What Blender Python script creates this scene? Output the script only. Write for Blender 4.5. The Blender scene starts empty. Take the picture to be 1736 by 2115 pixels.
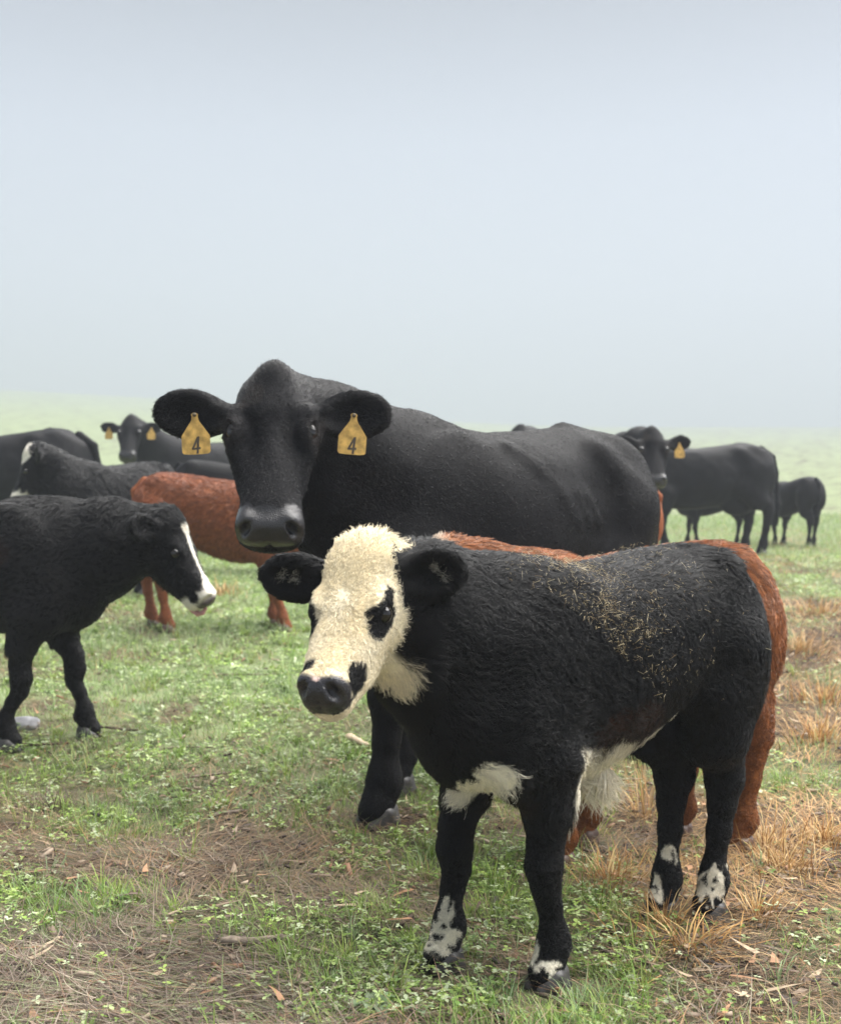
import bpy, math, random
import numpy as np

# ------------------------------------------------------------------ scene, camera, light
scene = bpy.context.scene
COL = scene.collection
rng = np.random.default_rng(11)
random.seed(11)
R = math.radians

EYE = 0.9            # camera height, metres
cam_d = bpy.data.cameras.new('camera')
cam = bpy.data.objects.new('camera', cam_d)
COL.objects.link(cam)
cam.location = (0, 0, EYE)
cam.rotation_euler = (R(90), 0, 0)
cam_d.sensor_fit = 'VERTICAL'
cam_d.sensor_height = 36.0
cam_d.sensor_width = 36.0
cam_d.lens = 40.36
cam_d.shift_y = 83.0 / 2114.0
cam_d.clip_start = 0.05
cam_d.clip_end = 3000
cam_d.dof.use_dof = True
cam_d.dof.focus_distance = 2.62
cam_d.dof.aperture_fstop = 4.4
scene.camera = cam

world = bpy.data.worlds.new('World')
scene.world = world
world.use_nodes = True
wn = world.node_tree
wn.nodes.clear()
w_out = wn.nodes.new('ShaderNodeOutputWorld')
w_bg = wn.nodes.new('ShaderNodeBackground')
w_sky = wn.nodes.new('ShaderNodeTexSky')
w_sky.sky_type = 'NISHITA'
w_sky.sun_disc = False
SUN_EL, SUN_AZ = 62.0, 60.0
w_sky.sun_elevation = R(SUN_EL)
w_sky.sun_rotation = R(SUN_AZ)
w_sky.dust_density = 6.0
w_sky.air_density = 1.0
# the overcast: a grey cloud deck laid over the clear sky, a little brighter low down in the mist
w_tc = wn.nodes.new('ShaderNodeTexCoord')
w_sep = wn.nodes.new('ShaderNodeSeparateXYZ')
w_ramp = wn.nodes.new('ShaderNodeValToRGB')
w_ramp.color_ramp.elements[0].position = 0.10
w_ramp.color_ramp.elements[0].color = (4.45, 4.95, 5.6, 1)
w_ramp.color_ramp.elements[1].position = 0.62
w_ramp.color_ramp.elements[1].color = (1.15, 1.3, 1.5, 1)
for pos_, c_ in ((0.22, (4.3, 4.8, 5.45, 1)), (0.335, (3.3, 3.72, 4.3, 1)), (0.45, (1.2, 1.36, 1.56, 1))):
    w_ramp.color_ramp.elements.new(pos_).color = c_
w_mix = wn.nodes.new('ShaderNodeMix')
w_mix.data_type = 'RGBA'
w_mix.inputs['Factor'].default_value = 0.94
wn.links.new(w_tc.outputs['Generated'], w_sep.inputs[0])
wn.links.new(w_sep.outputs['Z'], w_ramp.inputs[0])
wn.links.new(w_sky.outputs[0], w_mix.inputs['A'])
wn.links.new(w_ramp.outputs[0], w_mix.inputs['B'])
wn.links.new(w_mix.outputs['Result'], w_bg.inputs['Color'])
w_bg.inputs['Strength'].default_value = 0.0136
wn.links.new(w_bg.outputs[0], w_out.inputs['Surface'])

sun_d = bpy.data.lights.new('sun', 'SUN')
sun_d.energy = 1.5
sun_d.angle = R(80)
sun_d.color = (1.0, 0.975, 0.94)
sun = bpy.data.objects.new('sun', sun_d)
COL.objects.link(sun)
sun.rotation_euler = (R(90 - SUN_EL), 0, R(180 - SUN_AZ))
scene.view_settings.view_transform = 'Standard'
scene.view_settings.look = 'None'
scene.view_settings.gamma = 1.0
scene.view_settings.use_curve_mapping = False
scene.view_settings.exposure = 3.86
scene.render.engine = 'CYCLES'
scene.cycles.use_denoising = True
scene.cycles.volume_bounces = 2
scene.cycles.max_bounces = 8
scene.cycles.transparent_max_bounces = 8
scene.cycles_curves.shape = 'RIBBONS'
scene.cycles_curves.subdivisions = 2


# ------------------------------------------------------------------ helpers
def tag(o, label=None, cat=None, group=None, kind=None):
    if label: o['label'] = label
    if cat: o['category'] = cat
    if group: o['group'] = group
    if kind: o['kind'] = kind
    return o


def empty(name, loc, rz=0.0):
    o = bpy.data.objects.new(name, None)
    o.empty_display_size = 0.1
    COL.objects.link(o)
    o.location = loc
    o.rotation_euler = (0, 0, rz)
    return o


def mesh_obj(name, V, F, mat, parent=None, smooth=True):
    """V (n,3); F (m,3) or (m,4) int array."""
    V = np.asarray(V, np.float32)
    F = np.asarray(F, np.int32)
    me = bpy.data.meshes.new(name)
    n, m, k = len(V), len(F), F.shape[1]
    me.vertices.add(n)
    me.vertices.foreach_set('co', V.ravel())
    me.loops.add(m * k)
    me.loops.foreach_set('vertex_index', F.ravel())
    me.polygons.add(m)
    me.polygons.foreach_set('loop_start', np.arange(0, m * k, k, dtype=np.int32))
    if smooth:
        me.polygons.foreach_set('use_smooth', np.ones(m, bool))
    me.update(calc_edges=True)
    if mat: me.materials.append(mat)
    o = bpy.data.objects.new(name, me)
    COL.objects.link(o)
    if parent: o.parent = parent
    return o


def set_col(me, name, C):
    C = np.asarray(C, np.float32)
    if C.shape[1] == 3:
        C = np.hstack([C, np.ones((len(C), 1), np.float32)])
    a = me.attributes.new(name, 'FLOAT_COLOR', 'POINT')
    a.data.foreach_set('color', C.ravel())


def set_val(me, name, A):
    a = me.attributes.new(name, 'FLOAT', 'POINT')
    a.data.foreach_set('value', np.asarray(A, np.float32))


_T = rng.random((32, 32, 32)).astype(np.float32)


def noise(p, f=1.0, seed=0):
    """smooth value noise in 0..1 at points p (...,3)"""
    q = np.asarray(p, np.float64) * f + seed * 7.31 + 100.0
    i = np.floor(q).astype(np.int64)
    t = q - i
    t = t * t * (3 - 2 * t)
    i0 = i & 31
    i1 = (i + 1) & 31
    def g(a, b, c): return _T[a, b, c]
    x0, y0, z0 = i0[..., 0], i0[..., 1], i0[..., 2]
    x1, y1, z1 = i1[..., 0], i1[..., 1], i1[..., 2]
    tx, ty, tz = t[..., 0], t[..., 1], t[..., 2]
    a = (g(x0, y0, z0) * (1 - tx) + g(x1, y0, z0) * tx) * (1 - ty) + (g(x0, y1, z0) * (1 - tx) + g(x1, y1, z0) * tx) * ty
    b = (g(x0, y0, z1) * (1 - tx) + g(x1, y0, z1) * tx) * (1 - ty) + (g(x0, y1, z1) * (1 - tx) + g(x1, y1, z1) * tx) * ty
    return a * (1 - tz) + b * tz


def noise2(x, y, f, seed=0):
    p = np.stack([x, y, np.zeros_like(x) + seed * 0.37], -1)
    return noise(p, f, seed)


def sstep(a, b, x):
    t = np.clip((x - a) / (b - a), 0, 1)
    return t * t * (3 - 2 * t)


def pchip(kn, n=400):
    """monotone cubic through knots [(x, y), ...]; returns f(x)"""
    kn = sorted(kn)
    x = np.array([k[0] for k in kn], float)
    y = np.array([k[1] for k in kn], float)
    h = np.diff(x)
    s = np.diff(y) / h
    m = np.zeros_like(x)
    for i in range(1, len(x) - 1):
        if s[i - 1] * s[i] > 0:
            w1, w2 = 2 * h[i] + h[i - 1], h[i] + 2 * h[i - 1]
            m[i] = (w1 + w2) / (w1 / s[i - 1] + w2 / s[i])
    m[0], m[-1] = s[0], s[-1]
    X = np.linspace(x[0], x[-1], n)
    j = np.clip(np.searchsorted(x, X) - 1, 0, len(h) - 1)
    t = (X - x[j]) / h[j]
    Y = (2 * t**3 - 3 * t**2 + 1) * y[j] + (t**3 - 2 * t**2 + t) * h[j] * m[j] + (-2 * t**3 + 3 * t**2) * y[j + 1] + (t**3 - t**2) * h[j] * m[j + 1]
    return lambda q: np.interp(q, X, Y)


# ------------------------------------------------------------------ terrain
_prof = pchip([(-60, -1.2), (0, -0.02), (3.3, 0.0), (4.0, 0.02), (4.7, 0.10), (6, 0.265), (7.2, 0.41), (8.5, 0.53), (11, 0.72), (14.5, 0.96), (18, 1.25)], 3000)
_elev = pchip([(0, 0.0), (14.5, 0.004), (18, 0.0194), (30, 0.04), (60, 0.070), (110, 0.092), (200, 0.104), (330, 0.1115), (400, 0.112), (430, 0.1105), (480, 0.100)], 4000)
_crest = pchip([(-1.2, 1.36), (-0.6, 1.34), (-0.366, 1.262), (-0.227, 1.196), (0.035, 1.01), (0.182, 0.973), (0.366, 0.973), (1.2, 0.95)], 800)


def ground_z(x, y, bumps=True):
    x = np.asarray(x, float)
    y = np.asarray(y, float)
    near = _prof(np.minimum(y, 18))
    q = np.clip(x / np.maximum(y, 6), -1.2, 1.2)
    far = EYE + y * _elev(np.clip(y, 0, 480)) * (1 + (_crest(q) - 1) * sstep(18, 120, y))
    z = np.where(y < 18, near, far)
    if bumps:
        a = 0.03 * sstep(1.0, 1.6, y) * (1 - sstep(3.0, 4.2, y)) * 0.5 + 0.035 * sstep(4, 8, y) + 0.3 * sstep(30, 120, y)
        z = z + a * (noise2(x, y, 1.7, 3) - 0.5) + 0.012 * (noise2(x, y, 7.0, 5) - 0.5) * (y < 40)
    return z


# ------------------------------------------------------------------ materials
def new_mat(name):
    m = bpy.data.materials.new(name)
    m.use_nodes = True
    nt = m.node_tree
    b = nt.nodes['Principled BSDF']
    return m, nt, b


def N(nt, t, **kw):
    n = nt.nodes.new(t)
    for k, v in kw.items():
        setattr(n, k, v)
    return n


def attr(nt, name):
    n = nt.nodes.new('ShaderNodeAttribute')
    n.attribute_name = name
    return n


def simple(name, col, rough=0.6, spec=0.5, noise_amt=0.0, scale=30.0):
    m, nt, b = new_mat(name)
    b.inputs['Roughness'].default_value = rough
    b.inputs['Specular IOR Level'].default_value = spec
    if noise_amt:
        t = N(nt, 'ShaderNodeTexNoise')
        t.inputs['Scale'].default_value = scale
        t.inputs['Detail'].default_value = 5
        tc = N(nt, 'ShaderNodeTexCoord')
        nt.links.new(tc.outputs['Object'], t.inputs['Vector'])
        r = N(nt, 'ShaderNodeValToRGB')
        r.color_ramp.elements[0].position = 0.3
        r.color_ramp.elements[1].position = 0.7
        r.color_ramp.elements[0].color = (*[c * (1 - noise_amt) for c in col], 1)
        r.color_ramp.elements[1].color = (*[min(1, c * (1 + noise_amt)) for c in col], 1)
        nt.links.new(t.outputs['Fac'], r.inputs[0])
        nt.links.new(r.outputs[0], b.inputs['Base Color'])
        bp = N(nt, 'ShaderNodeBump')
        bp.inputs['Strength'].default_value = 0.4
        bp.inputs['Distance'].default_value = 0.004
        nt.links.new(t.outputs['Fac'], bp.inputs['Height'])
        nt.links.new(bp.outputs[0], b.inputs['Normal'])
    else:
        b.inputs['Base Color'].default_value = (*col, 1)
    return m


def make_hide(name, hair_scale, bump, rough=0.5, spec=0.5):
    """skin and short coat: colour from the coat pattern, fine fibres as bump, bare nose glossy"""
    m, nt, b = new_mat(name)
    c = attr(nt, 'Col')
    w = attr(nt, 'Bare')
    nt.links.new(c.outputs['Color'], b.inputs['Base Color'])
    mr = N(nt, 'ShaderNodeMapRange')
    mr.inputs['To Min'].default_value = rough
    mr.inputs['To Max'].default_value = 0.25
    nt.links.new(w.outputs['Fac'], mr.inputs['Value'])
    nt.links.new(mr.outputs[0], b.inputs['Roughness'])
    b.inputs['Specular IOR Level'].default_value = spec
    sp = N(nt, 'ShaderNodeMapRange')
    sp.inputs['To Min'].default_value = spec
    sp.inputs['To Max'].default_value = .5
    nt.links.new(w.outputs['Fac'], sp.inputs['Value'])
    nt.links.new(sp.outputs[0], b.inputs['Specular IOR Level'])
    tc = N(nt, 'ShaderNodeTexCoord')
    # slow warp so that the fibres swirl
    wn_ = N(nt, 'ShaderNodeTexNoise')
    wn_.inputs['Scale'].default_value = 6.0
    nt.links.new(tc.outputs['Object'], wn_.inputs['Vector'])
    mp = N(nt, 'ShaderNodeMixRGB', blend_type='ADD')
    mp.inputs[0].default_value = 0.05
    nt.links.new(tc.outputs['Object'], mp.inputs[1])
    nt.links.new(wn_.outputs['Color'], mp.inputs[2])
    ma = N(nt, 'ShaderNodeMapping')
    ma.inputs['Scale'].default_value = (hair_scale * 0.25, hair_scale, hair_scale * 0.4)
    ma.inputs['Rotation'].default_value = (0, R(32), 0)
    nt.links.new(mp.outputs[0], ma.inputs['Vector'])
    t = N(nt, 'ShaderNodeTexNoise')
    t.inputs['Scale'].default_value = 1.0
    t.inputs['Detail'].default_value = 3
    nt.links.new(ma.outputs[0], t.inputs['Vector'])
    v = N(nt, 'ShaderNodeTexVoronoi')
    v.inputs['Scale'].default_value = 330
    nt.links.new(tc.outputs['Object'], v.inputs['Vector'])
    mx = N(nt, 'ShaderNodeMix')
    nt.links.new(w.outputs['Fac'], mx.inputs['Factor'])
    nt.links.new(t.outputs['Fac'], mx.inputs['A'])
    vs = N(nt, 'ShaderNodeMath', operation='MULTIPLY')
    vs.inputs[1].default_value = .3
    nt.links.new(v.outputs['Distance'], vs.inputs[0])
    nt.links.new(vs.outputs[0], mx.inputs['B'])
    bp = N(nt, 'ShaderNodeBump')
    bp.inputs['Strength'].default_value = bump
    bp.inputs['Distance'].default_value = 0.006
    nt.links.new(mx.outputs['Result'], bp.inputs['Height'])
    nt.links.new(bp.outputs[0], b.inputs['Normal'])
    return m


def make_fur_mat(name, rough=0.35, spec=0.5):
    m, nt, b = new_mat(name)
    c = attr(nt, 'Col')
    nt.links.new(c.outputs['Color'], b.inputs['Base Color'])
    b.inputs['Roughness'].default_value = rough
    b.inputs['Specular IOR Level'].default_value = spec
    return m


M_HIDE = make_hide('hide', 420, 0.5, 0.6, 0.08)
M_HIDE_FAR = make_hide('hide_far', 150, 0.4, 0.6, 0.08)
M_FUR = make_fur_mat('fur', 0.27, 0.30)
M_EYE = simple('eye', (0.006, 0.004, 0.003), 0.06, 0.6)
M_HOOF = simple('hoof', (0.040, 0.037, 0.035), 0.45, 0.5, 0.6, 40)
M_HOOF_BROWN = simple('hoof_brown', (0.10, 0.06, 0.045), 0.5, 0.5, 0.5, 40)
M_TAG = simple('tag_plastic', (0.54, 0.335, 0.09), 0.55, 0.35, 0.42, 42)
M_INK = simple('tag_ink', (0.07, 0.055, 0.04), 0.7, 0.3, 0.5, 60)
M_STUD = simple('tag_stud', (0.12, 0.09, 0.05), 0.4, 0.5)
M_TONGUE = simple('tongue', (0.55, 0.28, 0.28), 0.3, 0.5)


# ------------------------------------------------------------------ implicit surfaces
class Field:
    def __init__(s, lo, hi, h):
        s.h = h
        s.lo = np.array(lo, float)
        n = np.ceil((np.array(hi, float) - s.lo) / h).astype(int) + 1
        s.ax = [(s.lo[i] + h * np.arange(n[i])).astype(np.float32) for i in range(3)]
        s.F = np.full(n, 0.6, np.float32)

    def block(s, lo, hi):
        sl = []
        for i in range(3):
            a = int(np.clip(math.floor((lo[i] - s.lo[i]) / s.h), 0, s.F.shape[i]))
            b = int(np.clip(math.ceil((hi[i] - s.lo[i]) / s.h) + 1, 0, s.F.shape[i]))
            sl.append(slice(a, b))
        return tuple(sl)

    def grid(s, sl):
        return s.ax[0][sl[0]][:, None, None], s.ax[1][sl[1]][None, :, None], s.ax[2][sl[2]][None, None, :]

    def comb(s, fn, lo, hi, k, op='add'):
        pad = 1.2 * k + 3 * s.h
        sl = s.block(np.asarray(lo) - pad, np.asarray(hi) + pad)
        if min(x.stop - x.start for x in sl) <= 0: return
        d = fn(*s.grid(sl)).astype(np.float32)
        A = s.F[sl]
        if op == 'add':
            t = np.clip(0.5 + 0.5 * (A - d) / k, 0, 1)
            s.F[sl] = A + (d - A) * t - k * t * (1 - t)
        else:
            d = -d
            t = np.clip(0.5 - 0.5 * (A - d) / k, 0, 1)
            s.F[sl] = A + (d - A) * t + k * t * (1 - t)

    def cone(s, a, b, ra, rb, k=0.03, op='add'):
        a = np.array(a, float); b = np.array(b, float)
        ab = b - a
        L2 = max(float(ab @ ab), 1e-9)
        def fn(X, Y, Z):
            t = np.clip(((X - a[0]) * ab[0] + (Y - a[1]) * ab[1] + (Z - a[2]) * ab[2]) / L2, 0, 1)
            return np.sqrt((X - a[0] - t * ab[0])**2 + (Y - a[1] - t * ab[1])**2 + (Z - a[2] - t * ab[2])**2) - (ra + (rb - ra) * t)
        r = max(ra, rb)
        s.comb(fn, np.minimum(a, b) - r, np.maximum(a, b) + r, k, op)

    def chain(s, pts, k=0.03):
        for p, q in zip(pts[:-1], pts[1:]):
            s.cone(p[0], q[0], p[1], q[1], k)

    def ell(s, c, r, k=0.03, op='add', M=None):
        """M: 3x3 rows = the ellipsoid's axes in local space"""
        c = np.array(c, float); r = np.array(r, float)
        M = np.eye(3) if M is None else np.asarray(M, float)
        def fn(X, Y, Z):
            x, y, z = X - c[0], Y - c[1], Z - c[2]
            q = [(M[i, 0] * x + M[i, 1] * y + M[i, 2] * z) for i in range(3)]
            k0 = np.sqrt((q[0] / r[0])**2 + (q[1] / r[1])**2 + (q[2] / r[2])**2)
            k1 = np.sqrt((q[0] / r[0]**2)**2 + (q[1] / r[1]**2)**2 + (q[2] / r[2]**2)**2)
            return k0 * (k0 - 1) / np.maximum(k1, 1e-6)
        e = np.sqrt(((M * r[:, None])**2).sum(0))
        s.comb(fn, c - e, c + e, k, op)

    def loft(s, O, M, L, top, bot, wid, egg, n, xr, k=0.03):
        """body of varying section along the frame's x; all tables in units of L"""
        O = np.array(O, float)
        M = np.asarray(M, float)
        def fn(X, Y, Z):
            x, y, z = X - O[0], Y - O[1], Z - O[2]
            q = [(M[i, 0] * x + M[i, 1] * y + M[i, 2] * z) / L for i in range(3)]
            t, b, w = top(q[0]), bot(q[0]), wid(q[0])
            hh = np.maximum((t - b) / 2, 0.004)
            zz = (q[2] - (t + b) / 2) / hh
            we = np.maximum(w * (1 - egg(q[0]) * (0.5 - 0.5 * np.clip(zz, -1, 1))), 0.004)
            rho = ((np.abs(q[1]) / we)**n + np.abs(zz)**n)**(1.0 / n)
            d = (rho - 1) * np.minimum(hh, we)
            ends = np.maximum(xr[0] - q[0], q[0] - xr[1])
            return np.maximum(d, ends) * L
        box = []
        T = np.linspace(xr[0], xr[1], 30)
        for sx in T:
            for sy in (-1, 1):
                w = wid(sx)
                for sz in (top(sx), bot(sx)):
                    box.append(O + L * (M[0] * sx + M[1] * sy * w + M[2] * sz))
        box = np.array(box)
        s.comb(fn, box.min(0), box.max(0), k)

    def mesh(s, smooth=2):
        F = s.F
        ins = F < 0
        nx, ny, nz = F.shape
        c = np.zeros((nx - 1, ny - 1, nz - 1), np.uint8)
        offs = [(i, j, k) for i in (0, 1) for j in (0, 1) for k in (0, 1)]
        for o in offs:
            c += ins[o[0]:nx - 1 + o[0], o[1]:ny - 1 + o[1], o[2]:nz - 1 + o[2]]
        act = np.argwhere((c > 0) & (c < 8))
        idx = np.full(c.shape, -1, np.int32)
        idx[act[:, 0], act[:, 1], act[:, 2]] = np.arange(len(act))
        vals = {o: F[act[:, 0] + o[0], act[:, 1] + o[1], act[:, 2] + o[2]] for o in offs}
        acc = np.zeros((len(act), 3)); cnt = np.zeros(len(act))
        for a in offs:
            for d in range(3):
                if a[d] == 0:
                    b = tuple(a[i] + (i == d) for i in range(3))
                    va, vb = vals[a], vals[b]
                    m = (va < 0) != (vb < 0)
                    t = np.where(m, va / np.where(m, va - vb, 1), 0)
                    P = np.tile(np.array(a, float), (len(act), 1))
                    P[:, d] = t
                    acc += P * m[:, None]; cnt += m
        V = s.lo + s.h * (act + acc / cnt[:, None])
        Q = []
        for d in range(3):
            e = [1, 2, 0][d]; f = [2, 0, 1][d]
            a = [slice(None)] * 3; b = [slice(None)] * 3
            a[d] = slice(0, -1); b[d] = slice(1, None)
            A, B = ins[tuple(a)], ins[tuple(b)]
            E = np.argwhere(A != B)
            E = E[(E[:, e] > 0) & (E[:, f] > 0) & (E[:, e] < F.shape[e] - 1) & (E[:, f] < F.shape[f] - 1)]
            sgn = A[E[:, 0], E[:, 1], E[:, 2]]
            q = []
            for (de, df) in ((-1, -1), (0, -1), (0, 0), (-1, 0)):
                I = E.copy(); I[:, e] += de; I[:, f] += df
                q.append(idx[I[:, 0], I[:, 1], I[:, 2]])
            q = np.stack(q, 1)
            q[~sgn] = q[~sgn][:, ::-1]
            Q.append(q)
        Q = np.concatenate(Q)
        Q = Q[(Q >= 0).all(1)]
        # keep the largest piece is not needed: all prims overlap
        ed = np.concatenate([Q[:, [0, 1]], Q[:, [1, 2]], Q[:, [2, 3]], Q[:, [3, 0]]])
        for _ in range(smooth):
            S = np.zeros_like(V)
            n = np.bincount(ed[:, 0], minlength=len(V)) + np.bincount(ed[:, 1], minlength=len(V))
            for i in range(3):
                S[:, i] = np.bincount(ed[:, 0], V[ed[:, 1], i], len(V)) + np.bincount(ed[:, 1], V[ed[:, 0], i], len(V))
            V = V * 0.5 + 0.5 * S / np.maximum(n, 1)[:, None]
        return V, Q


def vnormals(V, Q):
    n = np.cross(V[Q[:, 2]] - V[Q[:, 0]], V[Q[:, 3]] - V[Q[:, 1]])
    out = np.zeros_like(V)
    for i in range(3):
        for j in range(4):
            out[:, i] += np.bincount(Q[:, j], n[:, i], len(V))
    return out / np.maximum(np.linalg.norm(out, axis=1), 1e-12)[:, None]


def frame(yaw, pitch, roll=0.0):
    """rows: forward, left, up of a head turned left by yaw and nose down by -pitch (degrees)"""
    cy, sy, cp, sp = math.cos(R(yaw)), math.sin(R(yaw)), math.cos(R(pitch)), math.sin(R(pitch))
    f = np.array([cy * cp, sy * cp, sp])
    l = np.array([-sy, cy, 0.0])
    u = np.cross(f, l)
    cr, sr = math.cos(R(roll)), math.sin(R(roll))
    return np.array([f, cr * l + sr * u, cr * u - sr * l])


def unit(v):
    v = np.asarray(v, float)
    return v / np.linalg.norm(v)


# ------------------------------------------------------------------ cattle anatomy
CALF = dict(
    H=0.88,
    top=[(-.52, .70), (-.49, .80), (-.43, .885), (-.32, .925), (-.2, .915), (0, .885), (.15, .872), (.27, .88), (.38, .86), (.47, .80), (.53, .70)],
    bot=[(-.52, .64), (-.49, .57), (-.43, .57), (-.3, .575), (-.2, .525), (-.02, .45), (.15, .41), (.3, .40), (.4, .43), (.48, .50), (.53, .60)],
    wid=[(-.52, .03), (-.49, .085), (-.43, .13), (-.3, .165), (-.1, .20), (.05, .205), (.2, .175), (.32, .15), (.42, .12), (.49, .08), (.53, .03)],
    hx=.3225, fw=.105, hw=.085, L=.345)
COW = dict(
    H=1.33,
    top=[(-.88, 1.06), (-.84, 1.17), (-.76, 1.26), (-.66, 1.315), (-.55, 1.345), (-.42, 1.35), (-.25, 1.325), (.05, 1.295), (.3, 1.29), (.48, 1.32), (.6, 1.31), (.75, 1.24), (.86, 1.13), (.92, 1.03)],
    bot=[(-.88, 1.02), (-.84, .88), (-.76, .78), (-.6, .70), (-.4, .645), (-.1, .57), (.2, .545), (.45, .56), (.62, .585), (.75, .64), (.86, .76), (.92, .95)],
    wid=[(-.88, .03), (-.84, .12), (-.76, .19), (-.6, .245), (-.45, .27), (-.2, .315), (.05, .34), (.25, .325), (.45, .26), (.6, .22), (.75, .17), (.86, .10), (.92, .03)],
    hx=.6, fw=.15, hw=.15, L=.53)

HEAD_COW = dict(
    top=[(-.06, -.12), (-.03, -.05), (.02, .0), (.10, .03), (.25, .045), (.4, .02), (.55, .0), (.7, -.012), (.8, -.012), (.9, -.03), (.96, -.065), (1.0, -.12)],
    bot=[(-.06, -.2), (0, -.34), (.1, -.45), (.2, -.49), (.35, -.47), (.55, -.40), (.7, -.36), (.82, -.35), (.92, -.345), (.97, -.33), (1.0, -.27)],
    wid=[(-.06, .045), (-.02, .085), (.04, .128), (.13, .192), (.25, .252), (.36, .268), (.45, .250), (.56, .212), (.68, .180), (.78, .175), (.86, .186), (.92, .19), (.965, .176), (1.0, .125)],
    egg=[(0, .35), (.3, .40), (.55, .32), (.75, .12), (.9, .05), (1, .05)])
HEAD_CALF = dict(
    top=[(-.08, -.14), (-.04, -.03), (.02, .03), (.12, .06), (.25, .065), (.4, .035), (.55, -.0), (.7, -.018), (.82, -.02), (.91, -.04), (.97, -.08), (1.0, -.13)],
    bot=[(-.08, -.25), (0, -.36), (.1, -.45), (.22, -.50), (.38, -.49), (.55, -.45), (.7, -.41), (.82, -.37), (.92, -.33), (.97, -.29), (1.0, -.23)],
    wid=[(-.08, .06), (-.03, .14), (.05, .19), (.17, .235), (.3, .255), (.4, .242), (.52, .216), (.64, .194), (.75, .170), (.84, .150), (.91, .140), (.97, .118), (1.0, .078)],
    egg=[(0, .3), (.3, .38), (.55, .3), (.75, .15), (.9, .1), (1, .1)])

EYE_AT = {'calf': (.40, .222, -.085), 'cow': (.375, .228, -.055)}
EYE_R = {'calf': .056, 'cow': .060}


def hoof_mesh():
    f = Field((-.07, -.07, -.01), (.10, .07, .085), .0032)
    for sy in (-1, 1):
        f.cone((.002, sy * .024, .034), (.034, sy * .019, .010), .021, .0145, .006)
        f.cone((.012, sy * .025, .012), (-.020, sy * .024, .012), .018, .018, .010)
        f.cone((-.024, sy * .020, .040), (-.024, sy * .022, .018), .014, .015, .010)
    f.cone((-.010, 0, .054), (-.010, 0, .062), .029, .027, .010)
    f.cone((.075, 0, .055), (.018, 0, -.01), .0065, .006, .003, 'sub')
    f.comb(lambda X, Y, Z: (Z - 0.0) + 0 * X + 0 * Y, (-.07, -.07, -.02), (.10, .07, .0), .003, 'sub')
    V, Q = f.mesh(1)
    return V, Q


HOOF_V, HOOF_Q = hoof_mesh()


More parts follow.
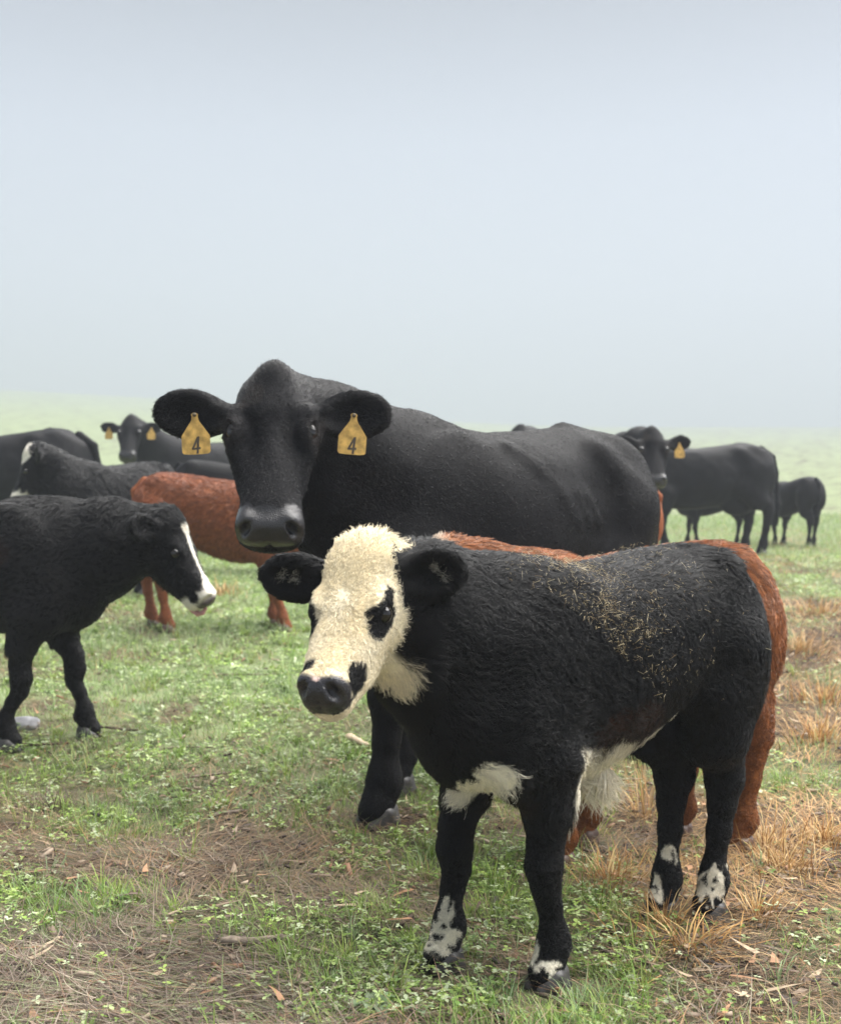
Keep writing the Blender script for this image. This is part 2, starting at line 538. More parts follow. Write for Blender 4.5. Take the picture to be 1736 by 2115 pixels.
class Animal:
    def __init__(s, name, label, cat, group, kind, at, heading, scale=1.0, head=None, hooves=None, neck=None,
                 voxel=0.02, coat=None, ears=None, hide=None, hoof_mat=None, ear_size=None, tail=None, extra=None, udder=False):
        s.kind = kind
        A = s.A = CALF if kind == 'calf' else COW
        s.sc = scale
        H = A['H']
        s.head_t = HEAD_CALF if kind == 'calf' else HEAD_COW
        gz = float(ground_z(at[0], at[1], False))
        s.root = empty(name, (at[0], at[1], gz), R(heading))
        s.root.scale = (scale,) * 3
        tag(s.root, label, cat, group)
        ch, sh = math.cos(R(heading)), math.sin(R(heading))
        hx, fw, hw = A['hx'], A['fw'], A['hw']
        # hooves in local axes: left front, right front, left hind, right hind
        hv = hooves or [(hx - .04, fw), (hx + .05, -fw), (-hx - .06, hw), (-hx + .05, -hw)]
        s.hooves = []
        for (x, y) in hv:
            wx = at[0] + scale * (x * ch - y * sh)
            wy = at[1] + scale * (x * sh + y * ch)
            s.hooves.append(np.array([x, y, (float(ground_z(wx, wy)) - gz) / scale - 0.006]))
        P, yaw, pitch = head[0], head[1], head[2]
        s.P = np.array(P, float)
        s.M = frame(yaw, pitch, head[3] if len(head) > 3 else 0)
        s.L = A['L']
        P = s.P
        nose = P + s.M[0] * s.L
        lo = np.array([-1.05 * H * .75, -.36 * H, -.06]); hi = np.array([.7 * H, .36 * H, 1.12 * H])
        if kind == 'cow': lo[0] = -1.0
        ears = ears or {}
        es = ear_size or ((.150, .052, .020) if kind == 'calf' else (.215, .076, .026))
        s.ears = []
        for sy in (1, -1):
            d = ears.get(sy, (-.25, 1.0, -.12))          # in the head frame: forward, outward, up
            axis = unit(s.M[0] * d[0] + s.M[1] * sy * d[1] + s.M[2] * d[2])
            face = np.array(ears.get(('n', sy), np.array([math.cos(R(yaw)), math.sin(R(yaw)), -.12])), float)
            nrm = unit(face - axis * (face @ axis))
            up = np.cross(axis, nrm)
            base_y = .185 if kind == 'calf' else .225
            base = P + s.L * (s.M[0] * (.10 if kind == 'calf' else .26) + s.M[1] * sy * base_y + s.M[2] * (-.13 if kind == 'calf' else -.09))
            s.ears.append((base, axis, nrm, up, (es[0] * ears.get(('len', sy), 1.0),) + tuple(es[1:])))
        for q in [nose, P, nose - s.M[2] * .35 * s.L] + [b + a * e[0] * 1.15 for (b, a, _, _, e) in s.ears]:
            lo = np.minimum(lo, q - .12); hi = np.maximum(hi, q + .12)
        f = s.f = Field(lo, hi, voxel)
        s.trunk(f); s.neck(f, neck); s.legs(f); s.head(f)
        if udder:
            f.ell((-.42, 0, .60), (.2, .13, .13), .08)
        if extra: extra(s, f)
        V, Q = f.mesh(3 if voxel < .012 else 2)
        s.V, s.Q = V, Q
        s.NV = vnormals(V, Q)
        if kind == 'cow':      # uneven hide over muscle and bone
            hh_ = s.hc(V)[:, 0]
            V = V + s.NV * ((noise(V, 5, 21) - .5) * .016 + (noise(V, 13, 22) - .5) * .007)[:, None] * (sstep(.05, -.25, hh_) * sstep(.5, .7, V[:, 2]))[:, None]
            s.V = V
            s.NV = vnormals(V, Q)
        col, bare = coat(s, V)
        s.coat = coat
        s.body = mesh_obj('body', V, Q, hide or M_HIDE, s.root)
        set_col(s.body.data, 'Col', col)
        set_val(s.body.data, 'Bare', bare)
        s.eyes(); s.feet(hoof_mat or M_HOOF)
        s.tail(tail)

    # -------- head space
    def hc(s, p):
        return ((p - s.P) @ s.M.T) / s.L

    def hp(s, x, y, z):
        return s.P + s.L * (s.M[0] * x + s.M[1] * y + s.M[2] * z)

    def trunk(s, f):
        A = s.A
        I = np.eye(3)
        k = s.A['H']
        f.loft((0, 0, 0), I, 1.0, pchip(A['top']), pchip(A['bot']), pchip(A['wid']),
               (lambda x: 0.10 + 0 * x), 2.25, (A['top'][0][0], A['top'][-1][0]), .03)
        if s.kind == 'calf':
            for sy in (-1, 1):
                f.ell((.25, sy * .105, .64), (.13, .055, .22), .06, M=frame(0, 18))
                f.ell((.33, sy * .10, .52), (.085, .055, .13), .05)
                f.ell((-.36, sy * .095, .66), (.135, .075, .20), .06, M=frame(0, -12))
                f.ell((-.33, sy * .10, .87), (.05, .035, .035), .04)
            f.ell((.42, 0, .56), (.10, .085, .13), .06)
        else:
            for sy in (-1, 1):
                f.ell((.5, sy * .165, .93), (.17, .06, .30), .09, M=frame(0, 20))      # shoulder blade
                f.ell((.63, sy * .15, .80), (.13, .085, .17), .07)
                f.ell((-.62, sy * .16, 1.0), (.22, .11, .30), .09, M=frame(0, -14))    # thigh
                f.cone((-.36, sy * .20, 1.23), (-.43, sy * .225, 1.16), .03, .03, .11)   # hook bone
                f.cone((-.80, sy * .10, 1.17), (-.74, sy * .12, 1.17), .03, .03, .07)      # pin bone
                f.ell((-.32, sy * .42, 1.08), (.13, .10, .18), .16, 'sub', M=frame(0, -20))  # hollow flank
                for dx in (0.0, -.10, -.185):      # last ribs and the fold of skin before the flank
                    a = np.array((.20 + dx, sy * (.205 + .1 * dx), 1.215)); b = np.array((-.10 + dx, sy * (.296 + .12 * dx), .96))
                    m1 = .67 * a + .33 * b + np.array((0, sy * .009, .004)); m2 = .33 * a + .67 * b + np.array((0, sy * .009, .004))
                    f.chain([(a, .003), (m1, .013), (m2, .013), (b, .003)], .06)
                f.cone((-.52, sy * .235, 1.12), (-.47, sy * .25, .88), .02, .02, .08)
                for (x0, x1, y0) in ((.80, .86, .115), (.74, .79, .145), (.67, .70, .175)):      # folds of the neck
                    f.cone((x0, sy * y0, 1.12), (x1, sy * y0 * .75, .86), .012, .010, .035)
            f.ell((.72, 0, .80), (.16, .13, .19), .1)
            f.cone((.5, 0, 1.295), (.3, 0, 1.275), .03, .03, .06)
            f.cone((-.42, 0, 1.335), (-.62, 0, 1.315), .03, .025, .05)

    def neck(s, f, nk):
        P, M, L = s.P, s.M, s.L
        top_h = s.hp(.02, 0, -.12); mid_h = s.hp(.10, 0, -.25); low_h = s.hp(.22 if s.kind == 'cow' else .16, 0, -.36)
        if s.kind == 'calf':
            f.chain([((.22, 0, .80), .085), (.5 * (np.array((.36, 0, .815)) + top_h), .078), (top_h, .066)], .05)
            f.chain([((.28, 0, .68), .13), (.5 * (np.array((.34, 0, .68)) + mid_h), .108), (mid_h, .085)], .06)
            f.chain([((.36, 0, .56), .10), (.5 * (np.array((.40, 0, .57)) + low_h), .085), (low_h, .055)], .06)
        else:
            f.chain([((.45, 0, 1.17), .13), (.5 * (np.array((.62, 0, 1.17)) + top_h), .11), (top_h - np.array([0, 0, .03]), .05)], .06)
            f.chain([((.5, 0, 1.05), .2), (.5 * (np.array((.62, 0, 1.05)) + mid_h), .165), (mid_h, .115)], .1)
            f.chain([((.65, 0, .85), .15), (.5 * (np.array((.72, 0, .86)) + low_h), .115), (low_h, .07)], .09)
            a = np.array((.75, 0, .72)); b = low_h
            f.chain([(a, .07), (.55 * a + .45 * b - np.array([0, 0, .05]), .045), (b, .03)], .07)   # dewlap

    def legs(s, f):
        c = s.kind == 'calf'
        for i, h in enumerate(s.hooves):
            sy = 1 if i % 2 == 0 else -1
            if i < 2:
                if c:
                    e = np.array([.27, sy * .115, .47]); 
                    kn = np.array([.453 * .27 + .547 * (h[0] - .016) + .016, h[1] * .9 + sy * .012, .262 + h[2]])
                    ft = np.array([h[0] - .016, h[1], .092 + h[2]])
                    f.chain([(e, .068), (.5 * (e + kn) + np.array([0, 0, .01]), .045), (kn + np.array([0, 0, .05]), .035)], .035)
                    f.chain([(kn + np.array([0, 0, .05]), .035), (kn + np.array([.006, 0, 0]), .036), (kn - np.array([0, 0, .045]), .028)], .02)
                    f.chain([(kn - np.array([0, 0, .045]), .027), (.5 * (kn + ft), .0225), (ft + np.array([0, 0, .03]), .025), (ft, .032), (h + np.array([.0, 0, .047]), .031)], .02)
                    f.cone(ft + np.array([-.012, 0, .01]), ft + np.array([-.028, 0, -.008]), .022, .014, .02)
                    f.cone(h + np.array([.002, 0, .05]), h + np.array([.01, 0, .037]), .034, .035, .012)
                else:
                    e = np.array([.52, sy * .17, .72])
                    kn = np.array([h[0] * .7 + .3 * .55 + .015, h[1] * .92 + sy * .012, .42 + h[2]])
                    ft = np.array([h[0] - .03, h[1], .145 + h[2]])
                    f.chain([(e, .12), (.5 * (e + kn), .085), (kn + np.array([0, 0, .08]), .063)], .06)
                    f.chain([(kn + np.array([0, 0, .08]), .06), (kn, .064), (kn - np.array([0, 0, .07]), .05)], .03)
                    f.chain([(kn - np.array([0, 0, .07]), .046), (.5 * (kn + ft), .042), (ft + np.array([0, 0, .04]), .045), (ft, .055), (h + np.array([0, 0, .075]), .05)], .03)
                    f.cone(ft + np.array([-.02, 0, .01]), ft + np.array([-.045, 0, -.015]), .03, .02, .03)
                    f.cone(h + np.array([.003, 0, .08]), h + np.array([.016, 0, .055]), .054, .055, .02)
            else:
                if c:
                    st = np.array([-.275, sy * .105, .57]); 
                    hk = np.array([h[0] - .055, h[1] + sy * .006, .345 + h[2]])
                    ft = np.array([h[0] - .02, h[1], .095 + h[2]])
                    f.chain([((-.34, sy * .10, .68), .095), (.4 * st + .6 * hk + np.array([.02, 0, .03]), .070), (hk + np.array([.012, 0, .06]), .049)], .05)
                    f.chain([(st, .055), (.5 * (st + hk), .050)], .05)
                    f.cone(hk + np.array([-.03, 0, .12]), hk + np.array([-.022, 0, .015]), .02, .021, .04)
                    f.chain([(hk + np.array([.008, 0, .05]), .042), (hk, .043), (hk + np.array([.01, 0, -.06]), .031), (.5 * (hk + ft), .026), (ft + np.array([0, 0, .03]), .026), (ft, .032), (h + np.array([0, 0, .047]), .031)], .025)
                    f.cone(ft + np.array([-.012, 0, .01]), ft + np.array([-.028, 0, -.008]), .021, .014, .02)
                    f.cone(h + np.array([.002, 0, .05]), h + np.array([.01, 0, .037]), .034, .035, .012)
                else:
                    st = np.array([-.45, sy * .19, .78])
                    hk = np.array([h[0] - .09, h[1] + sy * .01, .53 + h[2]])
                    ft = np.array([h[0] - .03, h[1], .15 + h[2]])
                    f.chain([((-.58, sy * .16, 1.0), .17), (.4 * st + .6 * hk + np.array([.03, 0, .05]), .10), (hk + np.array([.02, 0, .09]), .068)], .08)
                    f.chain([(st, .115), (.5 * (st + hk), .085)], .08)
                    f.cone(hk + np.array([-.05, 0, .2]), hk + np.array([-.035, 0, .02]), .03, .032, .06)
                    f.chain([(hk + np.array([.015, 0, .08]), .06), (hk, .063), (hk + np.array([.015, 0, -.09]), .05), (.5 * (hk + ft), .045), (ft + np.array([0, 0, .04]), .045), (ft, .054), (h + np.array([0, 0, .075]), .05)], .035)
                    f.cone(ft + np.array([-.02, 0, .01]), ft + np.array([-.045, 0, -.015]), .03, .02, .03)
                    f.cone(h + np.array([.003, 0, .08]), h + np.array([.016, 0, .055]), .054, .055, .02)

    def head(s, f):
        T = s.head_t
        L, M = s.L, s.M
        c = s.kind == 'calf'
        kk = L / .57
        f.loft(s.P, M, L, pchip(T['top']), pchip(T['bot']), pchip(T['wid']), pchip(T['egg']), 2.4, (T['top'][0][0], 1.0), .05 * kk)
        if not c:   # peaked poll
            f.ell(s.hp(.01, 0, -.04), np.array((.10, .075, .08)) * L, .04 * kk, M=M)
        else:
            f.ell(s.hp(.06, 0, .0), np.array((.14, .14, .08)) * L, .05, M=M)
        ex, ey, ez = EYE_AT[s.kind]
        er = EYE_R[s.kind]
        mz = .130 if c else .188
        for sy in (-1, 1):
            # brow, cheek bone
            if c:
                f.ell(s.hp(ex - .03, sy * (ey - .045), ez + .035), np.array((.105, .06, .06)) * L, .03 * kk, M=M)
                f.ell(s.hp(ex + .06, sy * (ey - .075), ez - .07), np.array((.13, .05, .055)) * L, .04 * kk, M=M)
            else:
                f.ell(s.hp(ex - .055, sy * (ey - .025), ez + .022), np.array((.085, .055, .045)) * L, .022, M=M)
                f.ell(s.hp(ex + .055, sy * (ey - .035), ez - .01), np.array((.075, .045, .045)) * L, .025, M=M)
                f.ell(s.hp(ex + .075, sy * (ey - .095), ez + .065), np.array((.12, .045, .05)) * L, .06, 'sub', M=M)
                f.cone(s.hp(.46, sy * .20, -.10), s.hp(.66, sy * .155, -.17), .022, .016, .035)
            f.ell(s.hp(.2, sy * .14, -.25), np.array((.17, .055, .16)) * L, .05 * kk, M=M)   # jaw muscle
            # eye socket and lids
            if c:
                f.ell(s.hp(ex, sy * (ey + .024), ez), np.array((.070, .052, .042)) * L, .010 * kk, 'sub', M=M)
            else:
                c0 = s.hp(ex, sy * (ey - .030), ez + .004)
                o_ = unit(M[0] * .10 + M[1] * sy * .72 + M[2] * .66)
                v_ = unit(np.cross(o_, M[0])); w_ax = np.cross(v_, o_)
                f.ell(c0, np.array((.088, .072, .072)) * L, .016, M=M)                      # lids
                f.ell(c0 + o_ * .068 * L, np.array((.066, .048, .034)) * L, .005, 'sub', M=np.array([w_ax, o_, v_]))   # almond opening
            # muzzle: nostril wings
            f.ell(s.hp(.925, sy * mz * .62, -.105), np.array((.075, .055, .085)) * L, .03 * kk, M=M)
        f.ell(s.hp(.950, 0, -.135), np.array((.055, mz * .72, .10)) * L, .03 * kk, M=M)
        f.ell(s.hp(.90, 0, -.295), np.array((.085, mz * .65, .05)) * L, .03 * kk, M=M)     # chin
        for sy in (-1, 1):
            n = unit(M[0] * .62 + M[1] * sy * .5 + M[2] * .55)
            e1 = unit(np.cross(n, M[1])); e2 = np.cross(n, e1)
            a_ = math.radians(32) * sy
            B = np.array([n, math.cos(a_) * e1 + math.sin(a_) * e2, -math.sin(a_) * e1 + math.cos(a_) * e2])
            f.ell(s.hp(.972, sy * mz * .70, -.070), np.array((.055, .056, .027)) * L, .010 * kk, 'sub', M=B)
            f.cone(s.hp(.955, sy * mz * 1.0, -.105), s.hp(.975, sy * mz * .86, -.15), .011 * L, .013 * L, .014 * kk, 'sub')
            f.cone(s.hp(1.0, sy * .02, -.25), s.hp(.76, sy * mz * .95, -.25), .007 * L, .006 * L, .010 * kk, 'sub')    # mouth line
        f.cone(s.hp(.985, 0, -.11), s.hp(1.0, 0, -.24), .008 * L, .007 * L, .014 * kk, 'sub')   # groove below the nose
        for (b, a, n, u, e) in s.ears:
            ln, wd, th = e
            Mx = np.array([a, n, u])
            f.cone(b - a * .01, b + a * ln * .35, wd * .52, wd * .7, .02)
            f.ell(b + a * ln * .58, (ln * .52, th, wd), .018, M=Mx)
            f.ell(b + a * ln * .58 + n * th * 1.25, (ln * .40, th * 1.15, wd * .72), .012, 'sub', M=Mx)
            f.cone(b + a * ln * .18 + n * th * 2.0, b + a * ln * .6 + n * th * 1.6, th * .9, th * .8, .012, 'sub')

    def eyes(s):
        ex, ey, ez = EYE_AT[s.kind]
        er = EYE_R[s.kind] * s.L
        for sy in (1, -1):
            c = s.hp(ex, sy * (ey - (.028 if s.kind == 'calf' else .030)), ez + (0 if s.kind == 'calf' else .004))
            n, m = 16, 10
            V, F = [], []
            for j in range(m + 1):
                for i in range(n):
                    th, ph = math.pi * j / m, 2 * math.pi * i / n
                    V.append((er * math.sin(th) * math.cos(ph), er * math.sin(th) * math.sin(ph), er * math.cos(th)))
            for j in range(m):
                for i in range(n):
                    F.append((j * n + i, (j + 1) * n + i, (j + 1) * n + (i + 1) % n, j * n + (i + 1) % n))
            o = mesh_obj('eye', V, F, M_EYE, s.root)
            o.location = c

    def feet(s, mat):
        k = 1.0 if s.kind == 'calf' else 1.5
        me = None
        for i, h in enumerate(s.hooves):
            if me is None:
                o = mesh_obj('hoof', HOOF_V * k, HOOF_Q, mat, s.root)
                me = o.data
            else:
                o = bpy.data.objects.new('hoof', me)
                COL.objects.link(o); o.parent = s.root
            o.location = h
            o.rotation_euler = (0, 0, R(random.uniform(-8, 8)))

    def tail(s, spec):
        if spec is None:
            return
        f = Field((-1.3, -.4, .1), (-.3, .4, 1.5), .012 if s.kind == 'calf' else .016)
        if s.kind == 'calf':
            pts = [((-.44, 0, .885), .026), ((-.50, 0, .82), .02), ((-.50, .0, .62), .017), ((-.46, .0, .46), .017), ((-.455, .0, .38), .026), ((-.45, .0, .29), .012)]
        else:
            pts = [((-.72, 0, 1.29), .045), ((-.87, 0, 1.19), .035), ((-.92, .0, 1.0), .026), ((-.92, .02, .72), .024), ((-.92, .02, .62), .045), ((-.91, .02, .36), .02)]
        f.chain(pts, .02)
        V, Q = f.mesh(2)
        o = mesh_obj('tail', V, Q, s.body.data.materials[0], s.root)
        col, bare = s.coat(s, V)
        set_col(o.data, 'Col', col); set_val(o.data, 'Bare', bare * 0)

    # -------- hair
    def fur(s, guides, kids, length, lay, wave=.006, clump=.006, rad=.0006, jitter=.25, dens=None, seg=6, seed=1, tip=.35, lift=.45, spread=(.7, 1.5)):
        r = np.random.default_rng(seed)
        V, Q, NV = s.V, s.Q, s.NV
        a = .5 * np.linalg.norm(np.cross(V[Q[:, 2]] - V[Q[:, 0]], V[Q[:, 3]] - V[Q[:, 1]]), axis=1)
        ctr = V[Q].mean(1)
        ln_f = length(s, ctr)
        w = a * (ln_f > .0015)
        if dens is not None: w = w * dens(s, ctr)
        fi = r.choice(len(Q), guides, p=w / w.sum())
        uv = r.random((guides, 2))
        q = Q[fi]
        def lerp(A):
            u, v = uv[:, :1], uv[:, 1:]
            return (A[q[:, 0]] * (1 - u) + A[q[:, 1]] * u) * (1 - v) + (A[q[:, 3]] * (1 - u) + A[q[:, 2]] * u) * v
        p0 = lerp(V); n = lerp(NV)
        n /= np.linalg.norm(n, axis=1)[:, None]
        ln = length(s, p0) * (1 + jitter * (r.random(guides) * 2 - 1))
        d = lay(s, p0, n)
        ang = ((noise(p0, 6, 2) - .5) * 1.7 + (noise(p0, 24, 6) - .5) * 1.5) * (.3 + .7 * (wave > .002)) + r.normal(0, .16, guides)
        d = d - n * (d * n).sum(1)[:, None]
        d /= np.maximum(np.linalg.norm(d, axis=1), 1e-6)[:, None]
        b = np.cross(n, d)
        d = d * np.cos(ang)[:, None] + b * np.sin(ang)[:, None]
        b = np.cross(n, d)
        t = np.linspace(0, 1, seg)[None, :, None]
        ph = noise(p0, 14, 4)[:, None, None] * 9 + r.random((guides, 1, 1)) * 1.5
        lf = lift * (.6 + .8 * r.random((guides, 1, 1)))
        l3 = ln[:, None, None]
        wav = np.sin(2 * math.pi * (t * 1.1) + ph) * np.sqrt(t) - np.sin(ph) * np.sqrt(t) * .3
        path = p0[:, None, :] + d[:, None, :] * l3 * t * .93 + n[:, None, :] * l3 * (lf * t - .45 * lf * t * t) + b[:, None, :] * np.minimum(wave, l3 * .28) * wav
        # children
        N_ = guides * kids
        off = r.normal(0, 1, (guides, kids, 3)) * clump
        nn = n[:, None, :]
        off = off - nn * (off * nn).sum(2)[..., None]
        sc = (1 - r.random((guides, kids, 1, 1)) * .35)
        base = path[:, None, :, :]
        pts = path[:, None, :1, :] + (base - path[:, None, :1, :]) * sc + off[:, :, None, :] * (1 - (1 - tip) * t[None]) - nn[:, :, None, :] * (.07 * l3)[:, None]
        pts = pts + r.normal(0, .0012, pts.shape) * t[None]
        root = pts[:, :, 0, :].reshape(-1, 3)
        col, _ = s.coat(s, root, True)
        rg = np.repeat(r.random((guides, 1)), kids, 0)
        pale = sstep(.12, .3, col.mean(1))[:, None]
        col = col * ((spread[0] + (spread[1] - spread[0]) * rg**1.5) * (1 - pale) + (.82 + .36 * rg) * pale) * (.88 + .24 * r.random((N_, 1)))  # random tone per clump; lighter clumps on black coats mimic sheen
        cu = bpy.data.hair_curves.new('fur')
        cu.add_curves([seg] * N_)
        cu.attributes['position'].data.foreach_set('vector', pts.reshape(-1).astype(np.float32))
        rr = (rad * (1 - .8 * np.linspace(0, 1, seg)**1.5))[None, :] * (.7 + .6 * r.random((N_, 1)))
        ra = cu.attributes.get('radius') or cu.attributes.new('radius', 'FLOAT', 'POINT')
        ra.data.foreach_set('value', rr.reshape(-1).astype(np.float32))
        ca = cu.attributes.new('Col', 'FLOAT_COLOR', 'CURVE')
        ca.data.foreach_set('color', np.hstack([col, np.ones((N_, 1))]).astype(np.float32).ravel())
        cu.materials.append(M_FUR)
        o = bpy.data.objects.new('fur', cu)
        COL.objects.link(o)
        o.parent = s.root
        o['kind'] = 'stuff'
        return o


def ear_mask(s, p, g=1.12):
    m = np.zeros(len(p), bool); t = np.zeros(len(p)); ins = np.zeros(len(p)); ax = np.zeros((len(p), 3))
    for (b, a, n, u, e) in s.ears:
        q = p - b
        x, y, z = q @ a, q @ n, q @ u
        mm = (x > .03 * e[0]) & (x < e[0] * 1.25) & (np.abs(z) < e[1] * g) & (np.abs(y) < e[2] * 2.6)
        m |= mm
        t = np.where(mm, x / e[0], t)
        rim = ((x / e[0] - .58) / .52)**2 + (z / e[1])**2
        ins = np.where(mm & (y > -.2 * e[2]) & (rim < .62), 1 - rim / .62, ins)
        ax[mm] = a
    return m, t, ins, ax


def std_lay(s, p, n):
    """how the coat lies: back and down on the trunk, down the legs, out from a whorl on the face, out along the ears"""
    H = s.A['H']
    d = np.tile(np.array([-.75, 0, -.6]), (len(p), 1))
    side = np.sign(p[:, 1])
    d[:, 1] += side * .15
    leg = sstep(.55 * H, .40 * H, p[:, 2])
    d = d * (1 - leg)[:, None] + np.array([-.12, 0, -1.0]) * leg[:, None]
    bel = ((n[:, 2] < -.45) | (p[:, 2] < .385 * H + .12)) & (p[:, 2] > .36 * H)
    d[bel] = d[bel] * .4 + np.array([-.15, 0, -1.2])
    h = s.hc(p)
    m = sstep(-.12, .02, h[:, 0]) * (np.abs(h[:, 1]) < .36) * (h[:, 2] < .3) * (h[:, 2] > -.56)
    wx, wz = (.42, .02)
    rad = np.stack([h[:, 0] - wx, h[:, 1] * 1.15, h[:, 2] - wz], 1)
    rad[:, 0] += .05
    hd = rad @ s.M
    hd = hd / np.maximum(np.linalg.norm(hd, axis=1), 1e-6)[:, None]
    d = d * (1 - m)[:, None] + hd * m[:, None]
    em, t, ins, ax = ear_mask(s, p)
    d[em] = ax[em] + np.array([0, 0, -.25])
    return d


def bare_mask(s, p):
    """the hairless nose pad"""
    h = s.hc(p)
    c = s.kind == 'calf'
    e = h[:, 0] - (.905 if c else .845) + .35 * np.maximum(np.abs(h[:, 1]) - (.065 if c else .08), 0) + (1.2 if c else .3) * np.maximum(-.20 - h[:, 2], 0) - .03 * (noise(p, 40, 1) - .5)
    ok = (np.abs(h[:, 1]) < .22) & (h[:, 2] < .12) & (h[:, 2] > (-.235 if c else -.20))
    return sstep(-.012, .02, e) * ok


BLACK = np.array([.0034, .0033, .0036])


def coat_plain(base, vary=.4, legs=None):  # far cattle pass a lightened black: extra haze put into the coat colour
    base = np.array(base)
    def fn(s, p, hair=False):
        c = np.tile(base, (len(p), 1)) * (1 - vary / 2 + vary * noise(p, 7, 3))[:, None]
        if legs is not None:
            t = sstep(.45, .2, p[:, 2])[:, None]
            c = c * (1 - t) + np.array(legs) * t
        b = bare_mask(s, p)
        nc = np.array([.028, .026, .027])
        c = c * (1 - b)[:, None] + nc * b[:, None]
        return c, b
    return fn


# ------------------------------------------------------------------ the herd
def blotch(p, c, r, k=.25, f=18, seed=5):
    """soft-edged patch: 1 inside an ellipsoid with a ragged edge"""
    q = (p - np.array(c)) / np.array(r)
    d = np.sqrt((q**2).sum(-1)) + k * (noise(p, f, seed) - .5) * 2
    return sstep(1.06, .94, d)


CREAM = np.array([.80, .70, .49])
WHITE = np.array([.84, .78, .64])
RUST = np.array([.34, .12, .036])
RUST_D = np.array([.19, .060, .019])


def coat_face_calf(s, p, hair=False):
    h = s.hc(p)
    nz = noise(p, 9, 3)
    c = np.tile(BLACK, (len(p), 1)) * (.7 + .6 * nz)[:, None]
    # rusty brown low on the barrel
    br = blotch(p, (.05, .16, .52), (.19, .14, .07), .35, 10) + .6 * blotch(p, (.36, .03, .42), (.10, .12, .07), .3, 12)
    c = c + np.clip(br, 0, 1)[:, None] * np.array([.022, .007, .002])
    # white: face
    em, et, ins, _ = ear_mask(s, p)
    crest = sstep(-.16, -.06, h[:, 2])
    face = sstep(-.05, .0, h[:, 0] + .12 * crest - .02 * (noise(p, 30, 6) - .5)) * (h[:, 0] < 1.2) * (np.abs(h[:, 1]) < .5) * (h[:, 2] > -.64 + .06 * noise(p, 30, 2)) * (h[:, 2] < .35)
    # hind edge of the white slants from the ear base down to the jaw
    edge = h[:, 0] - np.minimum(.07 + .95 * np.clip(-h[:, 2] - .03, 0, 1), .40) - .05 * (noise(p, 25, 8) - .5)
    edge = np.where(h[:, 2] > -.06, .1, edge)
    face = face * sstep(-.02, .02, edge) * np.maximum(sstep(-.46, -.42, h[:, 2]), sstep(.27, .24, np.abs(h[:, 1]) + .05 * (noise(p, 25, 3) - .5)))
    face = np.where(em, 0, face)
    eye = np.zeros(len(p))
    for sy in (1, -1):
        eye = np.maximum(eye, blotch(h, (.42, sy * .19, -.085), (.115, .16, .090), .2, 16))
        eye = np.maximum(eye, blotch(h, (.49, sy * .185, -.10), (.080, .12, .076), .2, 16))
        eye = np.maximum(eye, blotch(h, (.305, sy * .24, -.035), (.06, .09, .042), .2, 16))
    face = face * (1 - eye)
    nose = np.maximum(blotch(h, (.80, .155, -.16), (.095, .07, .085), .25, 20), blotch(h, (.82, -.115, -.04), (.065, .08, .05), .25, 20))
    nose = np.maximum(nose, blotch(h, (.93, .16, -.2), (.035, .05, .05), .25, 20))
    face = face * (1 - nose)
    cream = CREAM + (WHITE - CREAM) * sstep(.45, .9, noise(p, 14, 9))[:, None] * .6
    cream = cream + (WHITE - cream) * sstep(-.05, -.2, h[:, 2])[:, None] * .25
    c = c * (1 - face)[:, None] + cream * face[:, None]
    # white fringe under the belly, patch on the brisket
    bel = sstep(.51, .49, p[:, 2] + .03 * (noise(p, 20, 4) - .5) - .36 * np.clip(-p[:, 0] - .04, 0, .22)) * sstep(.25, .22, p[:, 0]) * sstep(-.165, -.14, p[:, 0]) * (p[:, 2] > .33) * (np.abs(p[:, 1]) < .19 - .25 * np.clip(-p[:, 0] - .03, 0, .3))
    bri = np.maximum(blotch(p, (.405, .105, .455), (.05, .042, .034), .25, 14), blotch(p, (.39, .04, .425), (.065, .05, .030), .25, 14))
    bri = np.maximum(bri, blotch(p, (.385, -.05, .385), (.065, .055, .028), .25, 14))
    wh = np.maximum(bel, bri)
    # socks
    for i, parts in enumerate((
            [((.02, -.02, .078), (.03, .022, .026)), ((.022, .015, .06), (.03, .03, .016))],
            [((.02, .019, .088), (.05, .042, .050)), ((.015, .02, .135), (.035, .026, .035))],
            [((.015, .02, .088), (.042, .038, .042)), ((.0, .03, .125), (.03, .02, .02))],
            [((-.01, .023, .165), (.024, .026, .022)), ((.028, -.01, .085), (.016, .03, .05))])):
        for c0, r0 in parts:
            wh = np.maximum(wh, blotch(p, s.hooves[i] + np.array(c0), r0, .62, 48))
    low = p[:, 2] < .24      # dark ticks and mud in the socks
    wh = np.where(low, wh * sstep(.30, .40, noise(p, 95, 11)) * (.72 + .28 * noise(p, 40, 12)), wh)
    # tufts inside the ears
    tu = sstep(.85, 1.0, ins + .9 * (noise(p, 90, 2) - .5)) * (.32 if hair else .0)
    wh = np.maximum(wh, tu)
    c = c * (1 - wh)[:, None] + WHITE * wh[:, None]
    b = bare_mask(s, p) * (1 - eye)
    pink = b * sstep(-.085, -.055, h[:, 2]) * sstep(.60, .66, noise(p, 60, 7))
    nc = np.array([.022, .021, .024]) * (1 - pink)[:, None] + np.array([.50, .36, .31]) * pink[:, None]
    c = c * (1 - b)[:, None] + nc * b[:, None]
    return c, b


